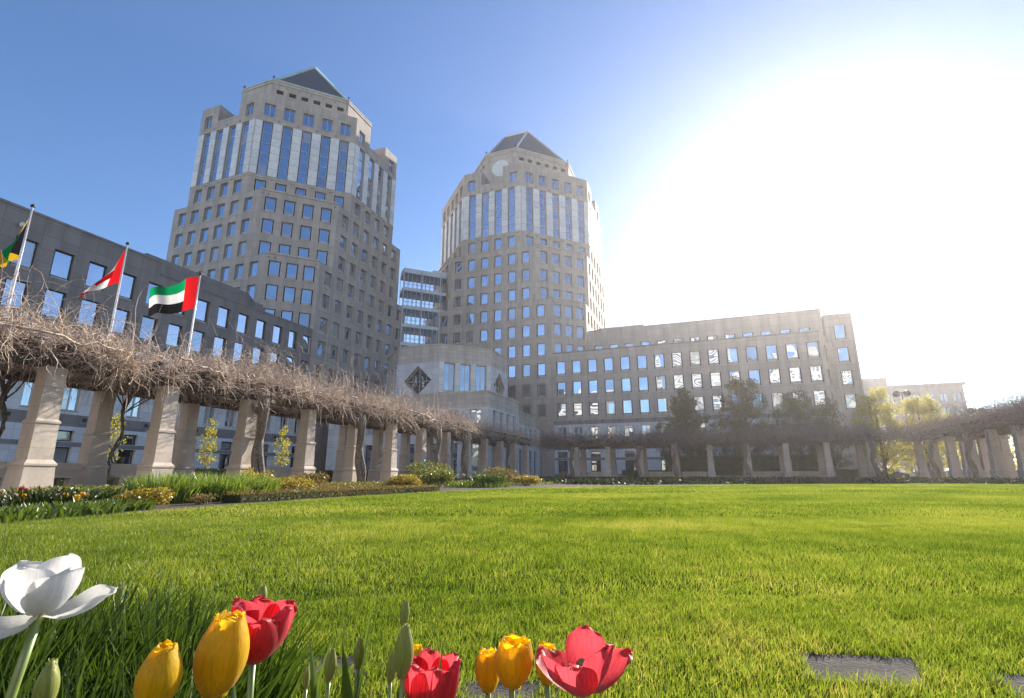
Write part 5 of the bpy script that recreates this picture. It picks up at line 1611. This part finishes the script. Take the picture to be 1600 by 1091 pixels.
def mat_flag(name, build):
    m, nt, out = new_mat(name)
    uvn = N(nt, "ShaderNodeUVMap"); sp = N(nt, "ShaderNodeSeparateXYZ"); nt.links.new(uvn.outputs[0], sp.inputs[0])
    c = build(nt, sp.outputs[0], sp.outputs[1])
    df = N(nt, "ShaderNodeBsdfDiffuse"); tr = N(nt, "ShaderNodeBsdfTranslucent")
    nt.links.new(c, df.inputs[0]); nt.links.new(c, tr.inputs[0])
    ms = N(nt, "ShaderNodeMixShader"); ms.inputs[0].default_value = 0.42
    nt.links.new(df.outputs[0], ms.inputs[1]); nt.links.new(tr.outputs[0], ms.inputs[2]); nt.links.new(ms.outputs[0], out.inputs[0])
    return m
def const_ramp(nt, fac, stops):
    o = ramp(nt, fac, stops)
    o.node.color_ramp.interpolation = 'CONSTANT'
    return o
def step_mix(nt, fac_sock, thr, a, b_):
    """a where value < thr else b"""
    mt = N(nt, "ShaderNodeMath", operation='GREATER_THAN'); nt.links.new(fac_sock, mt.inputs[0]); mt.inputs[1].default_value = thr
    mx = N(nt, "ShaderNodeMix", data_type='RGBA'); nt.links.new(mt.outputs[0], mx.inputs[0])
    for s, i in ((a, 6), (b_, 7)):
        if isinstance(s, tuple): mx.inputs[i].default_value = (*s, 1)
        else: nt.links.new(s, mx.inputs[i])
    return mx.outputs[2]
RED, GRN, WHT, BLK, GLD = (0.62, 0.012, 0.016), (0.0, 0.26, 0.085), (0.78, 0.77, 0.74), (0.012, 0.012, 0.013), (0.55, 0.33, 0.01)
def flag_uae(nt, u, v):
    bands = const_ramp(nt, v, [(0.0, BLK), (0.3333, WHT), (0.6667, GRN)])
    return step_mix(nt, u, 0.27, RED, bands)
def flag_can(nt, u, v):
    return const_ramp(nt, u, [(0.0, RED), (0.25, WHT), (0.75, RED)])
def flag_jam(nt, u, v):
    s1 = N(nt, "ShaderNodeMath", operation='SUBTRACT'); nt.links.new(u, s1.inputs[0]); nt.links.new(v, s1.inputs[1])
    s2 = N(nt, "ShaderNodeMath", operation='ADD'); nt.links.new(u, s2.inputs[0]); nt.links.new(v, s2.inputs[1])
    # triangles: top/bottom green, hoist/fly black, gold saltire
    ab1 = N(nt, "ShaderNodeMath", operation='ABSOLUTE'); nt.links.new(s1.outputs[0], ab1.inputs[0])
    s3 = N(nt, "ShaderNodeMath", operation='SUBTRACT'); nt.links.new(s2.outputs[0], s3.inputs[0]); s3.inputs[1].default_value = 1.0
    ab2 = N(nt, "ShaderNodeMath", operation='ABSOLUTE'); nt.links.new(s3.outputs[0], ab2.inputs[0])
    mn = N(nt, "ShaderNodeMath", operation='MINIMUM'); nt.links.new(ab1.outputs[0], mn.inputs[0]); nt.links.new(ab2.outputs[0], mn.inputs[1])
    pr = N(nt, "ShaderNodeMath", operation='MULTIPLY'); nt.links.new(s1.outputs[0], pr.inputs[0]); nt.links.new(s3.outputs[0], pr.inputs[1])
    tri = step_mix(nt, pr.outputs[0], 0.0, GRN, BLK)
    return step_mix(nt, mn.outputs[0], 0.09, GLD, tri)

def flag(label, top, hoist, fly, posf, mat, thick=0.004):
    """posf(u, v) gives offsets from the top of the hoist; u along the fly, v from bottom (0) to top (1)"""
    nu, nv = 44, 26
    V = []; UV = []
    for i in range(nu + 1):
        for j in range(nv + 1):
            u, v = i / nu, j / nv
            V.append(posf(u, v)); UV.append((u, v))
    F = []
    for i in range(nu):
        for j in range(nv):
            a = i * (nv + 1) + j
            F.append((a, a + nv + 1, a + nv + 2, a + 1))
    me = bpy.data.meshes.new('flag'); me.from_pydata(V, [], F); me.materials.append(mat)
    uvl = me.uv_layers.new(name='uv')
    li = np.empty(len(me.loops), dtype=np.int32); me.loops.foreach_get('vertex_index', li)
    uvl.data.foreach_set('uv', np.array(UV, dtype=np.float32)[li].ravel())
    me.polygons.foreach_set("use_smooth", [True] * len(me.polygons)); me.update()
    tag(add('flag', me, None, top), label, 'flag', 'flags flying at the left')
# poles stand in line at x = -29
pole('pale flagpole at the far left edge carrying the green, black and gold flag', -29.0, 12.55, 12.85)
pole('pale flagpole carrying the limp red and white flag', -29.0, 16.9, 12.85)
pole('pale flagpole carrying the flying red, green, white and black flag', -29.0, 21.35, 12.75)
# wind blows towards the left of the picture: mostly -X with a little -Y
def fly_pos(hoist, fly, sag, drop, dirx, diry, amp, ph, squeeze=1.0):
    def f(u, v):
        d = fly * u * squeeze
        rip = amp * u ** 0.8 * math.sin(7.5 * u + 1.3 * (1 - v) + ph) + 0.35 * amp * u * math.sin(17 * u - 2.2 * v + ph)
        return (dirx * d - diry * rip - 0.05, diry * d + dirx * rip, -hoist * (1 - v) - drop * u - sag * u * u + 0.02 * math.sin(9 * u + 3 * v))
    return f
def flying(hoist, fly, dirx, diry, amp, ph):
    def f(u, v):
        d = fly * u * (1 - 0.06 * u)
        rip = amp * u ** 0.7 * math.sin(8.0 * u + 2.0 * (1 - v) + ph) + 0.3 * amp * u * math.sin(19 * u - 3.0 * v + ph)
        zt = -1.15 * u ** 1.15 + 0.06 * math.sin(9 * u); zb = -hoist - 0.62 * u + 0.07 * math.sin(8 * u + 1)
        return (dirx * d - diry * rip - 0.05, diry * d + dirx * rip, zb + (zt - zb) * v)
    return f
flag('red, green, white and black flag flying from the rightmost flagpole', (-29.0, 21.35, 12.65), 2.15, 3.0, flying(2.15, 2.75, -0.85, -0.52, 0.24, 0.4), mat_flag('red_hoist_tricolour', flag_uae))
def limp(hoist, fly, w, ph, dirx, diry, lean, pl=3.4, dep=0.32):
    """a flag fallen slack along its pole, in deep folds"""
    def f(u, v):
        d = w * (u ** 0.8) * (0.22 + 0.78 * (1 - v) ** 0.9)
        fold = dep * (0.25 + u) * math.sin(pl * math.pi * u + 1.4 * (1 - v) + ph) * (0.15 + 0.85 * (1 - v)) * min(1, 4 * u)
        return (dirx * d - diry * fold - 0.05, diry * d + dirx * fold, -hoist * (1 - v) - (fly * 0.72) * u ** 1.15 * (0.6 + 0.4 * v) + lean * u)
    return f
flag('limp red and white flag hanging in folds on the middle flagpole', (-29.0, 16.9, 12.6), 2.0, 2.6, limp(2.0, 2.4, 1.9, 0.6, -0.85, -0.52, 0.0, 2.6, 0.24), mat_flag('red_white_red', flag_can))
flag('drooping green, black and gold flag on the leftmost flagpole', (-29.0, 12.55, 12.3), 2.1, 3.2, limp(2.1, 3.4, 2.1, 2.0, -0.85, -0.52, 0.0, 2.6, 0.4), mat_flag('green_black_gold', flag_jam))

# ------------------------------------------------------------------ benches
def bench(label, x, y, L, rz):
    t = thing('stone_bench', label, 'bench', (x, y, 0.055), rz, 'stone benches between the columns')
    s = MB(); s.box(-L / 2, L / 2, -0.25, 0.25, 0.36, 0.46); s.build('seat', M['column'], t)
    b_ = MB(); b_.box(-L / 2 + .05, L / 2 - .05, 0.2, 0.3, 0.46, 0.98); b_.build('backrest', M['column'], t)
    for sx in (-1, 1):
        l_ = MB(); l_.box(sx * (L / 2 - .45) - .18, sx * (L / 2 - .45) + .18, -0.2, 0.2, 0, 0.36); l_.build('leg', M['column'], t)
bench('pale stone bench on the far pergola, first from the left corner', -14.7, 73.2, 3.1, 0)
bench('pale stone bench on the far pergola, second from the left corner', -6.2, 73.2, 3.2, 0)
bench('pale stone bench on the far pergola, third from the left corner', -1.9, 73.2, 3.2, 0)
bench('pale stone bench on the far pergola, fourth from the left corner', 6.7, 73.2, 3.2, 0)
bench('pale stone bench on the far pergola fifth from the left, nearest the parked cars', 11.0, 73.2, 3.2, 0)
bench('shaded stone bench behind the nearest column at left', -25.6, 13.4, 3.2, R(90))
bench('shaded stone bench behind the second column at left', -25.6, 17.7, 3.2, R(90))
bench('shaded stone bench seen right of the fourth column', -25.6, 26.4, 3.2, R(90))

# ------------------------------------------------------------------ litter bin, lamp posts, cars
t = thing('litter_bin', 'brown round topped litter bin under the far left corner of the pergola', 'bin', (-17.9, 66.9, 0.0))
b_ = MB(); b_.lathe([(0.36, 0), (0.36, 0.08), (0.40, 0.12), (0.40, 1.05), (0.43, 1.1)], 14); b_.build('body', mat_plain('brown_slats', (0.20, 0.12, 0.06), rough=0.6, scale=9), t, smooth=False)
b_ = MB(); b_.lathe([(0.43, 1.1), (0.40, 1.22), (0.26, 1.34), (0.02, 1.38)], 14); b_.build('lid', M['bronze'], t, smooth=True)

def lamp_post(label, x, y, h):
    t = thing('street_lamp', label, 'street lamp', (x, y, 0), 0, 'street lamps beyond the right colonnade')
    p = MB(); p.tube([(0, 0, 0), (0, 0, 0.9), (0, 0, h)], [0.17, 0.11, 0.08], 8); p.build('post', M['bronze'], t, smooth=True)
    a = MB(); a.tube([(-0.75, 0, h - .05), (-0.4, 0, h + 0.1), (0.4, 0, h + .1), (0.75, 0, h - .05)], 0.05, 6); a.build('arm', M['bronze'], t, smooth=True)
    for sx in (-1, 1):
        g_ = MB(); g_.lathe([(0.08, h - .62), (0.42, h - .5), (0.56, h - .2), (0.5, h + .12), (0.28, h + .36), (0.06, h + .44)], 14, sx * 0.72, 0)
        g_.build('lamp_head', M['bronze'], t, smooth=True)
lamp_post('dark twin headed street lamp in front of the distant tan block', 30.4, 100.0, 13.6)
lamp_post('dark twin headed street lamp far right above the vines', 39.6, 100.0, 10.4)

def car(label, x, y, rz, paint):
    t = thing('parked_car', label, 'car', (x, y, 0), rz, 'cars parked beyond the right colonnade')
    L, W = 4.4, 1.75
    prof = [(-2.2, .45), (-2.15, .78), (-1.95, .92), (-1.35, .98), (1.0, 1.0), (1.9, .88), (2.18, .72), (2.2, .42), (1.9, .25), (-1.95, .25)]
    b_ = MB()
    secs = [(-W / 2, 0.94, 0.03), (-W / 2 + .1, 1.0, 0.0), (W / 2 - .1, 1.0, 0.0), (W / 2, 0.94, 0.03)]
    base = len(b_.v)
    for yy, s, dz in secs:
        for px, pz in prof: b_.v.append((px * s, yy, 0.6 + (pz - 0.6) * s + dz * 0))
    n = len(prof)
    for k in range(len(secs) - 1):
        for i in range(n):
            j = (i + 1) % n
            b_.face((k * n + i, k * n + j, (k + 1) * n + j, (k + 1) * n + i))
    b_.face(list(range(n))); b_.face([(len(secs) - 1) * n + i for i in reversed(range(n))])
    b_.build('body', paint, t)
    c_ = MB(); c_.prism([(-1.75, -.78), (1.05, -.78), (1.05, .78), (-1.75, .78)], 0.97, 1.42, 0, [(-1.35, -.6), (0.35, -.6), (0.35, .6), (-1.35, .6)]); c_.build('window', M['glass_clear'], t)
    r_ = MB(); r_.prism([(-1.38, -.63), (.38, -.63), (.38, .63), (-1.38, .63)], 1.42, 1.47, 0, [(-1.2, -.5), (.2, -.5), (.2, .5), (-1.2, .5)]); r_.build('roof', paint, t)
    for wx in (-1.35, 1.38):
        for wy in (-.84, .84):
            w = MB(); w.lathe([(0.2, -0.1), (0.31, -0.1), (0.33, -0.05), (0.33, .05), (0.31, .1), (0.2, .1)], 16)
            o = w.build('wheel', M['bronze'], t, (wx, wy, 0.33)); o.rotation_euler = (R(90), 0, 0)
            h_ = MB(); h_.lathe([(0.19, -.11), (0.19, .11)], 10); h_.build('rim', M['alu'], o)
    for sy in (-.6, .6):
        h_ = MB(); h_.box(2.1, 2.21, sy - .2, sy + .2, .6, .74); h_.build('headlight', M['steel_white'], t)
        h_ = MB(); h_.box(-2.2, -2.1, sy - .2, sy + .2, .65, .8); h_.build('tail_light', mat_plain('tail_red', (.3, .01, .01), rough=.3), t)
car('silver parked car seen left of the leaning trunk column', 19.2, 92.5, R(3), mat_plain('silver_paint', (.42, .43, .45), rough=.25, metal=.7, var=.03))
car('dark grey parked car seen right of the leaning trunk column', 24.6, 91.5, R(-4), mat_plain('grey_paint', (.05, .05, .055), rough=.25, metal=.5, var=.03))
car('white parked car seen between the right hand columns', 32.5, 93.0, R(182), mat_plain('white_paint', (.7, .7, .7), rough=.3, var=.03))
car('red parked car seen between the right hand columns', 38.0, 92.0, R(2), mat_plain('red_paint', (.3, .02, .02), rough=.3, var=.03))

# street blocks on the near side of the square: outside the picture, two mirrored in the windows, three added to bounce warm sunlight
block('pale concrete office block with ribbon windows across the street behind the viewpoint', -21.0, 17.0, -118.0, -96.0, 84.0, (2,), 1, 20, M['white_wall'], True, cornice=False)
block('pale stone office block with punched windows across the street behind the viewpoint', 33.0, 70.0, -112.0, -92.0, 62.0, (2,), 9, 14, M['white_wall'], False, cornice=True)
block('long pale concrete block with ribbon windows at the left across the street behind the viewpoint', -125.0, -46.0, -92.0, -66.0, 44.0, (2,), 1, 10, M['white_wall'], True, cornice=False)
block('low pale concrete block with ribbon windows between two taller ones behind the viewpoint', -43.0, -24.0, -90.0, -68.0, 26.0, (2,), 1, 6, M['white_wall'], True, cornice=False)
block('pale concrete block with ribbon windows at the right across the street behind the viewpoint', 76.0, 135.0, -92.0, -66.0, 40.0, (2,), 1, 9, M['white_wall'], True, cornice=False)

# ------------------------------------------------------------------ thin haze volume, added to imitate lens flare glow round the sun
hz, hnt, hout = new_mat('haze')
pv = N(hnt, "ShaderNodeVolumePrincipled")
pv.inputs["Color"].default_value = (1.0, 0.92, 0.87, 1)
pv.inputs["Density"].default_value = 0.0004
pv.inputs["Anisotropy"].default_value = 0.70
hnt.links.new(pv.outputs[0], hout.inputs["Volume"])
hb = MB(); hb.box(-170, 170, -135, 230, -1.1, 96.0)
stuff(tag(hb.build('haze', hz), 'thin bright haze filling the air towards the sun', 'haze'))
